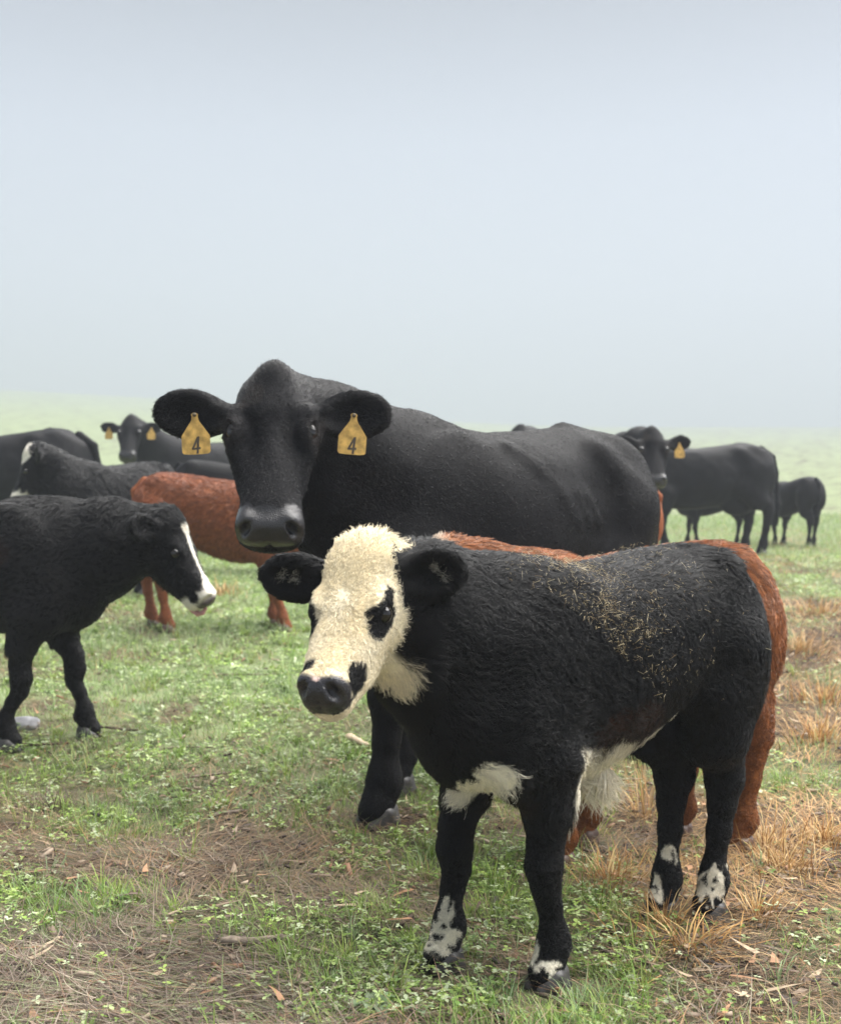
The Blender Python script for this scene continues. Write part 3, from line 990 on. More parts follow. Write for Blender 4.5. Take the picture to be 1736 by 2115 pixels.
def coat_blaze(s, p, hair=False):
    h = s.hc(p)
    c = np.tile(BLACK, (len(p), 1)) * (.7 + .6 * noise(p, 7, 3))[:, None]
    c = c + (blotch(p, (-.05, -.17, .72), (.3, .12, .12), .4, 7) * 1.0)[:, None] * np.array([.008, .0015, 0])
    em = ear_mask(s, p)[0]
    w = .03 + .09 * sstep(.66, .88, h[:, 0]) + .03 * (noise(p, 20, 4) - .5) + .035 * sstep(.35, .2, h[:, 0])
    bl = sstep(.02, -.01, np.abs(h[:, 1]) - w) * sstep(.16, .2, h[:, 0]) * (h[:, 2] > -.2) * (h[:, 2] < .3)
    mz = sstep(.86, .91, h[:, 0] + .22 * (-h[:, 2]) + .04 * (noise(p, 25, 4) - .5)) * (h[:, 0] < 1.2) * (h[:, 2] > -.5) * (np.abs(h[:, 1]) < .3) * (h[:, 2] < .2)
    for sy in (-1, 1):
        mz = mz * (1 - blotch(h, (.87, sy * .15, -.20), (.07, .07, .065), .2, 20))
    wh = np.where(em, 0, np.maximum(bl, mz))
    c = c * (1 - wh)[:, None] + np.array([.74, .70, .62]) * wh[:, None]
    b = bare_mask(s, p) * sstep(.93, .98, h[:, 0])
    c = c * (1 - b)[:, None] + np.array([.07, .055, .055]) * b[:, None]
    return c, b


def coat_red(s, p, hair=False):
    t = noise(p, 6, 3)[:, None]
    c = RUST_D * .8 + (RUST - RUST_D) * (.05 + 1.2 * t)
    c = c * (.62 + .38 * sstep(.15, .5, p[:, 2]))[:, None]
    h = s.hc(p)
    face = sstep(-.06, .0, h[:, 0]) * (np.abs(h[:, 1]) < .4) * (h[:, 2] < .3) * (h[:, 2] > -.6) * (h[:, 0] < 1.2)
    c = c * (1 - face)[:, None] + np.array([.62, .50, .38]) * face[:, None]
    b = bare_mask(s, p)
    c = c * (1 - b)[:, None] + np.array([.35, .2, .17]) * b[:, None]
    return c, b


def coat_red_plain(s, p, hair=False):
    t = noise(p, 6, 3)[:, None]
    c = RUST_D + (np.array([.26, .085, .035]) - RUST_D) * (.4 + .7 * t)
    return c, bare_mask(s, p) * 0


def coat_patch_face(s, p, hair=False):
    """black with a white poll patch and white muzzle"""
    h = s.hc(p)
    c = np.tile(BLACK * 1.3, (len(p), 1)) * (.7 + .6 * noise(p, 7, 3))[:, None]
    em = ear_mask(s, p)[0]
    on = (np.abs(h[:, 1]) < .35) * (h[:, 2] < .3) * (h[:, 2] > -.5) * (h[:, 0] < 1.2)
    w = np.maximum(blotch(h, (.12, 0, .0), (.20, .24, .2), .2, 14), blotch(h, (.9, 0, -.2), (.17, .25, .22), .3, 14)) * on
    w = np.where(em, 0, w)
    c = c * (1 - w)[:, None] + np.array([.74, .70, .62]) * w[:, None]
    return c, bare_mask(s, p) * .5


def coat_cow(s, p, hair=False):
    c = np.tile(BLACK * 1.55, (len(p), 1)) * (.6 + .8 * noise(p, 5, 3))[:, None]
    h = s.hc(p)
    c = c * (1 + .9 * sstep(-.1, .1, h[:, 0]) * (np.abs(h[:, 1]) < .4) * (h[:, 2] < .3) * (h[:, 2] > -.6))[:, None]
    # dried mud on the brow
    mud = blotch(h, (.17, -.12, .03), (.10, .07, .08), .4, 14) * .8
    c = c + mud[:, None] * np.array([.010, .007, .004])
    ex, ey, ez = EYE_AT['cow']
    de = np.sqrt(((h[:, 0] - ex) / 1.3)**2 + (np.abs(h[:, 1]) - ey)**2 + ((h[:, 2] - ez) / .9)**2)
    ring = sstep(.105, .06, de) * .8
    c = c * (1 - ring)[:, None] + np.array([.022, .018, .0165]) * ring[:, None]
    b = bare_mask(s, p)
    nc = np.array([.027, .026, .027]) * (.6 + .8 * noise(p, 30, 6))[:, None]
    nc = nc + (sstep(-.17, -.24, h[:, 2]) * b)[:, None] * np.array([.014, .008, .005])
    c = c * (1 - b)[:, None] + nc * b[:, None]
    return c, b


def ear_tag(an, side, text=True, size=.083, drop=None, along=.5, roll=0.0, up=0.0):
    """a yellow plastic flap hanging from a stud through the ear: tag > stud, numeral"""
    b, a, n, u, e = [x for x in an.ears][0 if side == 1 else 1]
    hole = b + a * e[0] * along + n * (e[2] * .9 + .004) + np.array([0, 0, up])
    dn = np.array([0, 0, -1.0]) + (drop if drop is not None else 0)
    dn = unit(dn)
    nn = unit(n - dn * (n @ dn))
    x = np.cross(nn, dn)
    cr, sr = math.cos(R(roll)), math.sin(R(roll))
    x, dn = cr * x + sr * dn, cr * dn - sr * x
    w = size / 2
    prof = [(-.22, .06), (-.25, .0), (-.20, -.10), (-.27, -.42), (-.95, -1.42), (-1.0, -1.52), (-1.0, -2.62), (-.9, -2.76), (-.5, -2.80), (.5, -2.80), (.9, -2.76), (1.0, -2.62), (1.0, -1.52), (.95, -1.42), (.27, -.42), (.20, -.10), (.25, .0), (.22, .06), (.12, .14), (-.12, .14)]
    V = []
    for th in (0.0016, -0.0016):
        for (px, py) in prof:
            bend = 0
            V.append(hole + x * px * w + dn * (-py * w) + nn * (th + .004 + bend))
    m = len(prof)
    me = bpy.data.meshes.new('ear_tag')
    F = [tuple(range(m))[::-1], tuple(range(m, 2 * m))] + [(i, (i + 1) % m, m + (i + 1) % m, m + i) for i in range(m)]
    me.from_pydata([tuple(v) for v in V], [], F)
    me.materials.append(M_TAG)
    o = bpy.data.objects.new('ear_tag', me)
    COL.objects.link(o); o.parent = an.root
    # stud
    V, F = [], []
    for k, (r, z) in enumerate(((.0, .011), (.004, .011), (.0065, .008), (.0065, .0055))):
        for i in range(10):
            ph = 2 * math.pi * i / 10
            V.append(hole + x * r * math.cos(ph) + dn * r * math.sin(ph) + nn * z)
    for k in range(3):
        for i in range(10):
            F.append((k * 10 + i, k * 10 + (i + 1) % 10, k * 10 + 10 + (i + 1) % 10, k * 10 + 10 + i))
    mesh_obj('stud', V, F, M_STUD, o)
    if text:   # printed numeral: a flat print 0.5 mm proud of the flap
        strokes = [((.10, -1.55), (.27, -1.55), (-.14, -2.36), (-.30, -2.36)),
                   ((-.30, -2.34), (-.30, -2.48), (.32, -2.44), (.32, -2.30)),
                   ((.10, -1.55), (.27, -1.55), (.16, -2.76), (.01, -2.76))]
        V, F = [], []
        for k, q in enumerate(strokes):
            for (px, py) in q:
                bend = 0
                V.append(hole + x * (px - .0) * w + dn * (-py * w) + nn * (.0021 + .004 + bend + .0002 * k))
            F.append(tuple(range(k * 4, k * 4 + 4)))
        mesh_obj('numeral', V, F, M_INK, o, smooth=False)
    return o


Q_ = __import__('os').environ.get('COWQ', '')
# 1. calf in front
calf = Animal('calf', 'black calf with cream white face standing in front of all others', 'calf', None, 'calf',
              (.407, 2.649), 219.2, 1.0, head=((.64, -.03, .905), 31, -43), voxel=.0065,
              hooves=[(.27, .107), (.375, -.107), (-.357, .045), (-.272, -.033)],
              ears={1: (-.30, 1.0, .0), -1: (-.05, 1.0, .04), ('len', 1): .85, ('len', -1): 1.05}, coat=coat_face_calf, tail=True,
              extra=lambda s, f: f.chain([((.10, 0, .44), .03), ((.03, 0, .415), .026), ((-.02, 0, .40), .014)], .04))

# 2. big cow behind it
cow = Animal('cow', 'large black cow with number 4 tags in both ears, facing camera', 'cow', None, 'cow',
             (.285, 4.37), 227, 1.0, head=((1.179, .11, 1.385), 46, -64), voxel=.008,
             hooves=[(.6 + .16, .13), (.6 - .18, -.12), (-.42, .14), (-.78, -.14)],
             ears={1: (-.1, 1.0, .02), -1: (-.1, 1.0, .02)}, coat=coat_cow, tail=True)
ear_tag(cow, 1, roll=4, along=.56)
ear_tag(cow, -1, roll=-3)

# 3. red calf right behind the first one
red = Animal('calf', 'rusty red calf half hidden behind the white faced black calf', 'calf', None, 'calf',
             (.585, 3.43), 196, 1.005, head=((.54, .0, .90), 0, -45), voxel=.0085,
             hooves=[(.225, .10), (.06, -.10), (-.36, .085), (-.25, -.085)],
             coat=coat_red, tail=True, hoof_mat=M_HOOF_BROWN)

# 4. black calf at the left, walking in
left = Animal('calf', 'black calf with narrow white blaze licking its nose, cut by left edge', 'calf', None, 'calf',
              (-1.88, 4.78), -6, 1.14, head=((.745, .02, .82), -4, -56), voxel=.0085,
              hooves=[(.42, .09), (.20, -.09), (-.36, .08), (-.28, -.08)],
              coat=coat_blaze, tail=True)

# 5. red-brown one further back
redb = Animal('calf', 'red brown calf standing broadside behind the big cow\'s head', 'calf', None, 'calf',
              (-1.27, 7.25), 2, 1.06, head=((.60, .05, .80), 10, -40), voxel=.016,
              hooves=[(.33, .09), (.40, -.09), (-.40, .085), (-.28, -.085)],
              coat=coat_red_plain, hoof_mat=M_HOOF_BROWN, tail=True)

# 6. cow at the far left edge
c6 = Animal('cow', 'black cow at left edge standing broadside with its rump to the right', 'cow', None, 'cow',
            (-3.95, 11.0), 172, 1.0, head=((1.25, .05, 1.20), 0, -45), voxel=.026, coat=coat_plain(BLACK * 3.2), hide=M_HIDE_FAR, tail=True)  # black raised to look paler with distance, haze in the colour

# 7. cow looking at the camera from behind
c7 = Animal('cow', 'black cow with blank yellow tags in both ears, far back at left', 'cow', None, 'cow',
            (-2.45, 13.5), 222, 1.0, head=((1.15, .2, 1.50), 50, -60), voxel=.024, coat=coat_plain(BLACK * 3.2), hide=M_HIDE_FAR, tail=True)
ear_tag(c7, 1, False, .09); ear_tag(c7, -1, False, .09)

# 8. calf with a patched face
c8 = Animal('calf', 'black calf with white poll and muzzle, head lowered, behind the blazed calf', 'calf', None, 'calf',
            (-2.28, 8.6), 235, 1.14, head=((.58, -.08, .95), -42, -64), voxel=.016, coat=coat_patch_face, hide=M_HIDE_FAR, tail=True)

# 9. black calf beyond the red-brown one
c9 = Animal('calf', 'black calf standing beyond the red brown calf, muzzle pale', 'calf', None, 'calf',
            (-1.72, 10.6), 0, 1.15, head=((.60, .0, .86), 0, -40), voxel=.018, coat=coat_patch_face, hide=M_HIDE_FAR, tail=True)

# 10. cow at the right
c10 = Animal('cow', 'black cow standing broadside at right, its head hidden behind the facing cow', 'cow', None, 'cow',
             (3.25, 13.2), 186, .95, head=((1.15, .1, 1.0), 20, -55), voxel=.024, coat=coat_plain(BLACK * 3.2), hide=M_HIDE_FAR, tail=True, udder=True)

# 15. cow looking past the big cow's rump
c15 = Animal('cow', 'black cow facing camera with one yellow ear tag, just past the big cow\'s rump', 'cow', None, 'cow',
             (1.66, 10.5), 284, .95, head=((1.20, -.05, 1.29), -15, -62), voxel=.02, coat=coat_cow, hide=M_HIDE_FAR)
ear_tag(c15, 1, False, .09)

# 11. small calf at far right
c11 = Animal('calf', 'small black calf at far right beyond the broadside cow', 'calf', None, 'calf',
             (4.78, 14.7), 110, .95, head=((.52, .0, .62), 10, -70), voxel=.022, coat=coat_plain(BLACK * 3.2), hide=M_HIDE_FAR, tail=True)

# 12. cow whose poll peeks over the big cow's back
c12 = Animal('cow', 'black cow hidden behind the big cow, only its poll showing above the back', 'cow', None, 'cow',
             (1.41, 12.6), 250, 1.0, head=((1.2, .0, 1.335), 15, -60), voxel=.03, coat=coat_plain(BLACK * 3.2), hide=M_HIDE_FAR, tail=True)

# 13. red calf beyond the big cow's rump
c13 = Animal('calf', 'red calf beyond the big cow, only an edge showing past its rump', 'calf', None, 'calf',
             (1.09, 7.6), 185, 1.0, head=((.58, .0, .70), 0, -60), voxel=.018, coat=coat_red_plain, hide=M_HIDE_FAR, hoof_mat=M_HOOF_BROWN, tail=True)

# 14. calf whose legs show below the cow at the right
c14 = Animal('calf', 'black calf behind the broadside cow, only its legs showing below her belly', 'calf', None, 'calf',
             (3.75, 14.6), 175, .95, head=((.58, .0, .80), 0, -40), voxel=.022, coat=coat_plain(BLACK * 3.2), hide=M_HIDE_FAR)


# ------------------------------------------------------------------ hair on the near animals
def calf_len(white=True, base=.026):
    def fn(s, p):
        h = s.hc(p)
        l = np.full(len(p), base)
        l = l + .008 * sstep(.80, .90, p[:, 2]) * (h[:, 0] < -.1)
        l = l * (1 - .6 * sstep(.60, .30, p[:, 2]))
        low = sstep(.42, .2, p[:, 2])
        l = l * (1 - low) + .0065 * low
        # hair on the back of the forearms and thighs, fringe below belly and chest
        n = s.V.mean(0)
        bel = sstep(.52, .48, p[:, 2] - .36 * np.clip(-p[:, 0] - .04, 0, .22)) * (p[:, 0] < .44) * (p[:, 0] > -.21) * (p[:, 2] > .355) * (np.abs(p[:, 1]) < .16)
        navel = np.exp(-((p[:, 0] - .03) / .09)**2 - (p[:, 1] / .08)**2) * (p[:, 2] < .47)
        l = np.maximum(l, bel * (.036 + .018 * (p[:, 0] < .24) + .016 * (p[:, 0] < -.02) + .045 * navel))
        hm = sstep(-.14, .0, h[:, 0]) * (np.abs(h[:, 1]) < .36) * (h[:, 2] < .3) * (h[:, 2] > -.58) * (h[:, 0] < 1.15)
        fl = .021 - .010 * sstep(.55, .80, h[:, 0]) + .022 * sstep(.12, .0, h[:, 0]) * (np.abs(h[:, 1]) < .14) * (h[:, 2] > -.06)
        fl = fl + .022 * sstep(-.30, -.38, h[:, 2]) * sstep(.75, .5, h[:, 0])
        fl = fl * (1 - .72 * sstep(.80, .88, h[:, 0]))
        l = l * (1 - hm) + fl * hm
        ex, ey, ez = EYE_AT['calf']
        de = np.sqrt(((h[:, 0] - ex) / 1.25)**2 + (np.abs(h[:, 1]) - ey)**2 + (h[:, 2] - ez)**2)
        l = np.where(de < .055, 0, np.where(de < .12, np.minimum(l, .006), np.where(de < .2, np.minimum(l, .012), l)))
        em, t, ins, _ = ear_mask(s, p)
        l = np.where(em, .014 + .010 * (ins > .2), l)
        l = np.where(bare_mask(s, p) > .3, 0, l)
        for hh in s.hooves:
            dd = np.linalg.norm(p[:, :2] - hh[:2], axis=1)
            l = np.where((p[:, 2] - hh[2] < .045) & (dd < .08), 0, l)
        return l
    return fn


def calf_dens(s, p):
    h = s.hc(p)
    hm = sstep(-.1, .02, h[:, 0]) * (np.abs(h[:, 1]) < .4)
    em = ear_mask(s, p)[0]
    return 1 + 3.2 * hm + 1.5 * em + .8 * (p[:, 2] < .35) + 1.5 * (p[:, 2] < .52) * (np.abs(p[:, 0]) < .22)


def cow_len(s, p):
    h = s.hc(p)
    l = np.full(len(p), .014)
    l = l * (1 - .4 * sstep(.5, .3, p[:, 2]))
    hm = sstep(-.1, .0, h[:, 0]) * (np.abs(h[:, 1]) < .45) * (h[:, 2] < .3) * (h[:, 2] > -.6)
    l = np.where(hm > .5, .016 + .012 * sstep(.3, .0, h[:, 0]) - .006 * sstep(.5, .75, h[:, 0]), l)
    ex, ey, ez = EYE_AT['cow']
    de = np.sqrt(((h[:, 0] - ex) / 1.25)**2 + (np.abs(h[:, 1]) - ey)**2 + (h[:, 2] - ez)**2)
    l = np.where(de < .06, 0, l)
    em = ear_mask(s, p)[0]
    l = np.where(em, .018, l)
    l = np.where(bare_mask(s, p) > .3, 0, l)
    for hh in s.hooves:
        l = np.where((p[:, 2] - hh[2] < .07) & (np.linalg.norm(p[:, :2] - hh[:2], axis=1) < .12), 0, l)
    return l


def cow_dens(s, p):
    h = s.hc(p)
    return 1 + 1.6 * (sstep(-.1, .02, h[:, 0]) * (np.abs(h[:, 1]) < .45)) + 1.5 * ear_mask(s, p)[0]


calf.fur(80000, 4, calf_len(base=.030), std_lay, wave=.0050, clump=.0034, rad=.00052, tip=.25, lift=.30, jitter=.45, dens=calf_dens, seg=7, seed=3, spread=(.25, 1.3))
cow.fur(75000, 4, cow_len, std_lay, wave=.001, clump=.004, rad=.00062, dens=cow_dens, seg=4, seed=4, tip=.5, lift=.2, jitter=.4, spread=(.3, 2.0))
red.fur(40000, 4, calf_len(base=.040), std_lay, wave=.006, clump=.004, rad=.0007, seg=6, seed=5, tip=.35, lift=.35, spread=(.5, 1.7))
left.fur(30000, 4, calf_len(base=.030), std_lay, wave=.005, clump=.005, rad=.0009, seg=5, seed=6, tip=.4, lift=.3, spread=(.3, 2.6))
redb.fur(20000, 4, calf_len(base=.034), std_lay, wave=.005, clump=.006, rad=.0014, seg=4, seed=7, tip=.4)
c8.fur(9000, 4, calf_len(base=.03), std_lay, wave=.004, clump=.008, rad=.0018, seg=4, seed=8, spread=(.5, 3))


def lashes(an, colour, n=16, length=.016):
    """a row of lashes along each upper lid"""
    ex, ey, ez = EYE_AT[an.kind]
    pts = []
    er = EYE_R[an.kind]
    for sy in (1, -1):
        for i in range(n):
            t = (i + .5) / n * 2 - 1
            p0 = an.hp(ex - .01 + t * er * .95, sy * (ey + .006 - .02 * t * t), ez + er * (.80 - .35 * t * t))
            out = unit(an.M[1] * sy * .9 + an.M[2] * .15 + an.M[0] * t * .5 + np.array([0, 0, -.25]))
            for k in range(4):
                q = k / 3
                pts.append(p0 + out * length * q + np.array([0, 0, -.35 * length]) * q * q)
    cu = bpy.data.hair_curves.new('eyelashes')
    cu.add_curves([4] * (2 * n))
    cu.attributes['position'].data.foreach_set('vector', np.array(pts, np.float32).ravel())
    ra = cu.attributes.get('radius') or cu.attributes.new('radius', 'FLOAT', 'POINT')
    ra.data.foreach_set('value', np.tile(np.array([.00035, .0003, .00025, .0001], np.float32), 2 * n))
    ca = cu.attributes.new('Col', 'FLOAT_COLOR', 'CURVE')
    ca.data.foreach_set('color', np.tile(np.array([*colour, 1], np.float32), 2 * n))
    cu.materials.append(M_FUR)
    o = bpy.data.objects.new('eyelashes', cu)
    COL.objects.link(o)
    o.parent = an.root
    o['kind'] = 'stuff'


lashes(cow, (.02, .018, .017), length=.02)


# ------------------------------------------------------------------ the pasture
def brownness(x, y):
    """0 green .. 1 dead thatch, as the worn patches lie in the field"""
    u = x / y
    lit = sstep(.62, .72, noise2(x, y, 3.1, 14)) * sstep(9, 6, y)      # small worn spots
    n = .55 * noise2(x, y, 2.3, 1) + .3 * noise2(x, y, 6.0, 2) + .15 * noise2(x, y, 15.0, 4)
    b = (n - .46) * 5.0
    nl = sstep(2.75, 2.25, y) * sstep(.0, -.22, u)                 # near left: flattened dead grass
    nr = sstep(.10, .24, u) * sstep(2.6, 3.1, y) * sstep(14, 7, y)   # right: tan bunch grass
    md = sstep(.9, .0, np.hypot((x + .75) / .9, (y - 3.1) / .25))
    b = b + .8 * nl + 1.0 * nr + .5 * md
    b = b - .55 * sstep(3.4, 4.6, y) * sstep(.2, 0, u) - .5 * sstep(7, 14, y)
    return np.clip(b * .5 + .28 + .5 * lit, 0, 1)


gx = np.linspace(-1, 1, 260)
gy = np.concatenate([np.linspace(-5, 1.2, 30), np.linspace(1.25, 6.5, 200), np.geomspace(6.55, 480, 220)])
GX = gx[None, :] * (0.62 * np.abs(gy)[:, None] + 4.0)
GY = np.repeat(gy[:, None], len(gx), 1)
GZ = ground_z(GX, GY)
V = np.stack([GX, GY, GZ], -1).reshape(-1, 3)
w_ = len(gx)
i = np.arange(len(gy) - 1)[:, None] * w_ + np.arange(w_ - 1)[None, :]
F = np.stack([i, i + 1, i + w_ + 1, i + w_], -1).reshape(-1, 4)
m, nt, b = new_mat('turf')
a = attr(nt, 'Brown')
tc = N(nt, 'ShaderNodeTexCoord')
t1 = N(nt, 'ShaderNodeTexNoise'); t1.inputs['Scale'].default_value = 1.1; t1.inputs['Detail'].default_value = 8; t1.inputs['Roughness'].default_value = .7
t2 = N(nt, 'ShaderNodeTexNoise'); t2.inputs['Scale'].default_value = 38; t2.inputs['Detail'].default_value = 4
for t in (t1, t2): nt.links.new(tc.outputs['Object'], t.inputs['Vector'])
r1 = N(nt, 'ShaderNodeValToRGB')
r1.color_ramp.elements[0].position = .3; r1.color_ramp.elements[0].color = (.15, .185, .085, 1)
r1.color_ramp.elements[1].position = .7; r1.color_ramp.elements[1].color = (.205, .24, .125, 1)
r2 = N(nt, 'ShaderNodeValToRGB')
r2.color_ramp.elements[0].position = .3; r2.color_ramp.elements[0].color = (.026, .019, .013, 1)
r2.color_ramp.elements[1].position = .72; r2.color_ramp.elements[1].color = (.10, .070, .045, 1)
nt.links.new(t1.outputs['Fac'], r1.inputs[0]); nt.links.new(t2.outputs['Fac'], r2.inputs[0])
mx = N(nt, 'ShaderNodeMix', data_type='RGBA')
nt.links.new(a.outputs['Fac'], mx.inputs['Factor']); nt.links.new(r1.outputs[0], mx.inputs['A']); nt.links.new(r2.outputs[0], mx.inputs['B'])
nt.links.new(mx.outputs['Result'], b.inputs['Base Color'])
b.inputs['Roughness'].default_value = .9; b.inputs['Specular IOR Level'].default_value = .2
bp = N(nt, 'ShaderNodeBump'); bp.inputs['Strength'].default_value = .8; bp.inputs['Distance'].default_value = .02
nt.links.new(t2.outputs['Fac'], bp.inputs['Height']); nt.links.new(bp.outputs[0], b.inputs['Normal'])
ground = mesh_obj('ground', V, F, m)
vb = brownness(V[:, 0], np.maximum(V[:, 1], 1.0))
vb = np.maximum(vb, .75 * sstep(5.5, 3.5, V[:, 1]))
set_val(ground.data, 'Brown', vb)
tag(ground, kind='structure')


def leaf_mat(name, rough=.55, trans=.25):
    m, nt, b = new_mat(name)
    c = attr(nt, 'Col')
    nt.links.new(c.outputs['Color'], b.inputs['Base Color'])
    b.inputs['Roughness'].default_value = rough
    b.inputs['Specular IOR Level'].default_value = .35
    tr = N(nt, 'ShaderNodeBsdfTranslucent')
    nt.links.new(c.outputs['Color'], tr.inputs['Color'])
    ms = N(nt, 'ShaderNodeMixShader'); ms.inputs[0].default_value = trans
    nt.links.new(b.outputs[0], ms.inputs[1]); nt.links.new(tr.outputs[0], ms.inputs[2])
    nt.links.new(ms.outputs[0], nt.nodes['Material Output'].inputs['Surface'])
    return m


M_LEAF = leaf_mat('grass_blade', .5, .35)
M_DRY = leaf_mat('dry_stem', .7, .15)
M_WOOD = simple('weathered_wood', (.20, .16, .125), .85, .2, .55, 45)
M_BARK = simple('bark', (.085, .060, .045), .9, .2, .6, 40)
M_PALE = simple('stripped_wood', (.46, .36, .25), .8, .2, .35, 30)
M_STONE = simple('stone', (.22, .22, .23), .85, .3, .4, 18)


def scatter(n, dmin, dmax, power, r):
    """points in the field, thinning with distance as d**-power per square metre"""
    q = 2 - power
    u = r.random(n)
    d = (dmin**q + u * (dmax**q - dmin**q))**(1 / q) if abs(q) > 1e-3 else dmin * (dmax / dmin)**u
    x = (r.random(n) * 2 - 1) * (.43 * d + .35)
    return x, d


def blades(name, x, y, ln, wd, az, lean, curl, col, mat, z0=None, segs=2, twist=None):
    """bent ribbons, three quads at most each"""
    n = len(x)
    z = ground_z(x, y) if z0 is None else z0
    P0 = np.stack([x, y, z], -1)
    dirh = np.stack([np.cos(az), np.sin(az), np.zeros(n)], -1)
    side = np.stack([-np.sin(az), np.cos(az), np.zeros(n)], -1)
    up = np.array([0, 0, 1.0])
    rows = []
    pos = P0.copy(); ang = lean.copy()
    ts = np.linspace(0, 1, segs + 1)
    for k, t in enumerate(ts):
        w = wd * (1 - t**1.6) * .5
        if k < segs:
            rows += [pos - side * w[:, None], pos + side * w[:, None]]
        else:
            rows += [pos]
        st = (ln / segs)[:, None]
        pos = pos + st * (dirh * np.sin(ang)[:, None] + up * np.cos(ang)[:, None])
        ang = ang + curl / segs
        if twist is not None:
            az = az + twist / segs
            dirh = np.stack([np.cos(az), np.sin(az), np.zeros(n)], -1)
            side = np.stack([-np.sin(az), np.cos(az), np.zeros(n)], -1)
    V = np.stack(rows, 1)                       # n, 2*segs+1, 3
    k = 2 * segs + 1
    T = []
    for j in range(segs - 1):
        a = 2 * j
        T += [(a, a + 1, a + 3), (a, a + 3, a + 2)]
    T += [(2 * segs - 2, 2 * segs - 1, 2 * segs)]
    T = np.array(T)
    F = (np.arange(n)[:, None, None] * k + T[None]).reshape(-1, 3)
    o = mesh_obj(name, V.reshape(-1, 3), F, mat)
    set_col(o.data, 'Col', np.repeat(col, k, 0))
    return o


def pick(r, n, cols, w=None):
    c = np.array(cols, float)
    i = r.choice(len(c), n, p=w)
    return c[i] * (.75 + .5 * r.random((n, 1)))


def green_cols(r, n, x, y):
    c = pick(r, n, [(.12, .21, .035), (.18, .29, .05), (.24, .34, .08), (.21, .27, .12), (.32, .39, .20), (.40, .34, .17)], [.24, .26, .2, .14, .09, .07])
    hue = noise2(x, y, 1.9, 31)[:, None]
    c = c * (np.array([.85, 1.0, 1.15]) * (1 - hue) + np.array([1.25, 1.08, .75]) * hue)
    c = c * (.72 + .62 * noise2(x, y, 13, 33))[:, None]
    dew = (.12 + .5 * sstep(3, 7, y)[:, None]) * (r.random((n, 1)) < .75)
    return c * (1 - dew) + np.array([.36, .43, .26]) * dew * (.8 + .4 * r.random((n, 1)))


r = np.random.default_rng(21)
# short pasture grass
x, y = scatter(330000, 1.55, 24, 1.25, r)
bn = brownness(x, y)
k = r.random(len(x)) < np.clip(1.12 - 1.15 * bn, .07, 1) * (.45 + .9 * noise2(x, y, 9, 6))
x, y = x[k], y[k]; n = len(x)
tr = np.ones(n)
for an in (calf, cow, red, left):
    cz, sz_ = math.cos(an.root.rotation_euler.z), math.sin(an.root.rotation_euler.z)
    for hh in an.hooves:
        wx = an.root.location.x + an.sc * (hh[0] * cz - hh[1] * sz_); wy = an.root.location.y + an.sc * (hh[0] * sz_ + hh[1] * cz)
        rr_ = .10 if an.kind == 'calf' else .15
        tr = np.minimum(tr, .35 + .65 * sstep(rr_ * .6, rr_ * 1.3, np.hypot(x - wx, y - wy)))
cl = sstep(.35, .75, noise2(x, y, 11, 8))
ln = tr * (.022 + .050 * r.random(n)**1.4) * (.55 + 1.0 * cl) * (1 + .03 * y)
wd = (.0022 + .0016 * r.random(n)) * (1 + .16 * np.maximum(y - 3, 0))
o = blades('pasture_grass', x, y, ln, wd, r.random(n) * 6.283, .15 + .75 * r.random(n), .3 + 1.1 * r.random(n), green_cols(r, n, x, y), M_LEAF)
tag(o, 'short green pasture grass growing over the field', 'grass', kind='stuff')
# taller sprays of fresh blades among the short grass
cx, cy = scatter(1500, 1.6, 9, 1.6, r)
k = r.random(len(cx)) < np.clip(1.0 - 1.1 * brownness(cx, cy), .03, 1)
cx, cy = cx[k], cy[k]
m_ = 22
a = r.random((len(cx), m_)) * 6.283
q = np.abs(r.normal(0, .018, (len(cx), m_)))
x = (cx[:, None] + q * np.cos(a)).ravel(); y = (cy[:, None] + q * np.sin(a)).ravel(); n = len(x)
cl_ = np.repeat(.7 + .6 * r.random(len(cx)), m_)
ln = (.035 + .055 * r.random(n)) * cl_
tone = np.repeat(pick(r, len(cx), [(.16, .26, .04), (.23, .33, .06), (.29, .37, .09), (.22, .30, .14)]), m_, 0)
o = blades('grass_sprays', x, y, ln, (.0024 + .002 * r.random(n)) * (1 + .12 * np.maximum(y - 3, 0)), a.ravel() + r.normal(0, .4, n), .15 + .7 * r.random(n), .5 + 1.1 * r.random(n), tone * (.8 + .4 * r.random((n, 1))), M_LEAF, segs=3)
tag(o, 'taller bright green sprays of grass blades dotted over the pasture', 'grass', kind='stuff')
# flat dead stems
x, y = scatter(210000, 1.55, 18, 1.3, r)
bn = brownness(x, y)
k = r.random(len(x)) < np.clip(.12 + 1.1 * bn, 0, 1)
x, y, bn = x[k], y[k], bn[k]; n = len(x)
ln = .05 + .12 * r.random(n)**1.5
wd = (.0013 + .0024 * r.random(n)**3) * (1 + .12 * np.maximum(y - 3, 0))
grey = sstep(3.4, 2.6, y)[:, None] * sstep(.2, -.1, x / y)[:, None]
col = pick(r, n, [(.27, .18, .10), (.20, .13, .075), (.14, .09, .055), (.36, .27, .17), (.085, .058, .04), (.33, .17, .065)], [.26, .24, .18, .14, .1, .08])
col = col * (1 - grey) + grey * pick(r, n, [(.165, .13, .10), (.11, .082, .062), (.06, .044, .034), (.24, .19, .15), (.16, .095, .06), (.13, .15, .06)])
tn = (sstep(.10, .24, x / y) * sstep(2.5, 3.1, y) * .8)[:, None]
col = col * (1 - tn) + tn * pick(r, n, [(.46, .27, .09), (.38, .20, .07), (.52, .36, .16), (.26, .14, .055)])
swirl = noise2(x, y, 1.6, 9) * 12.0
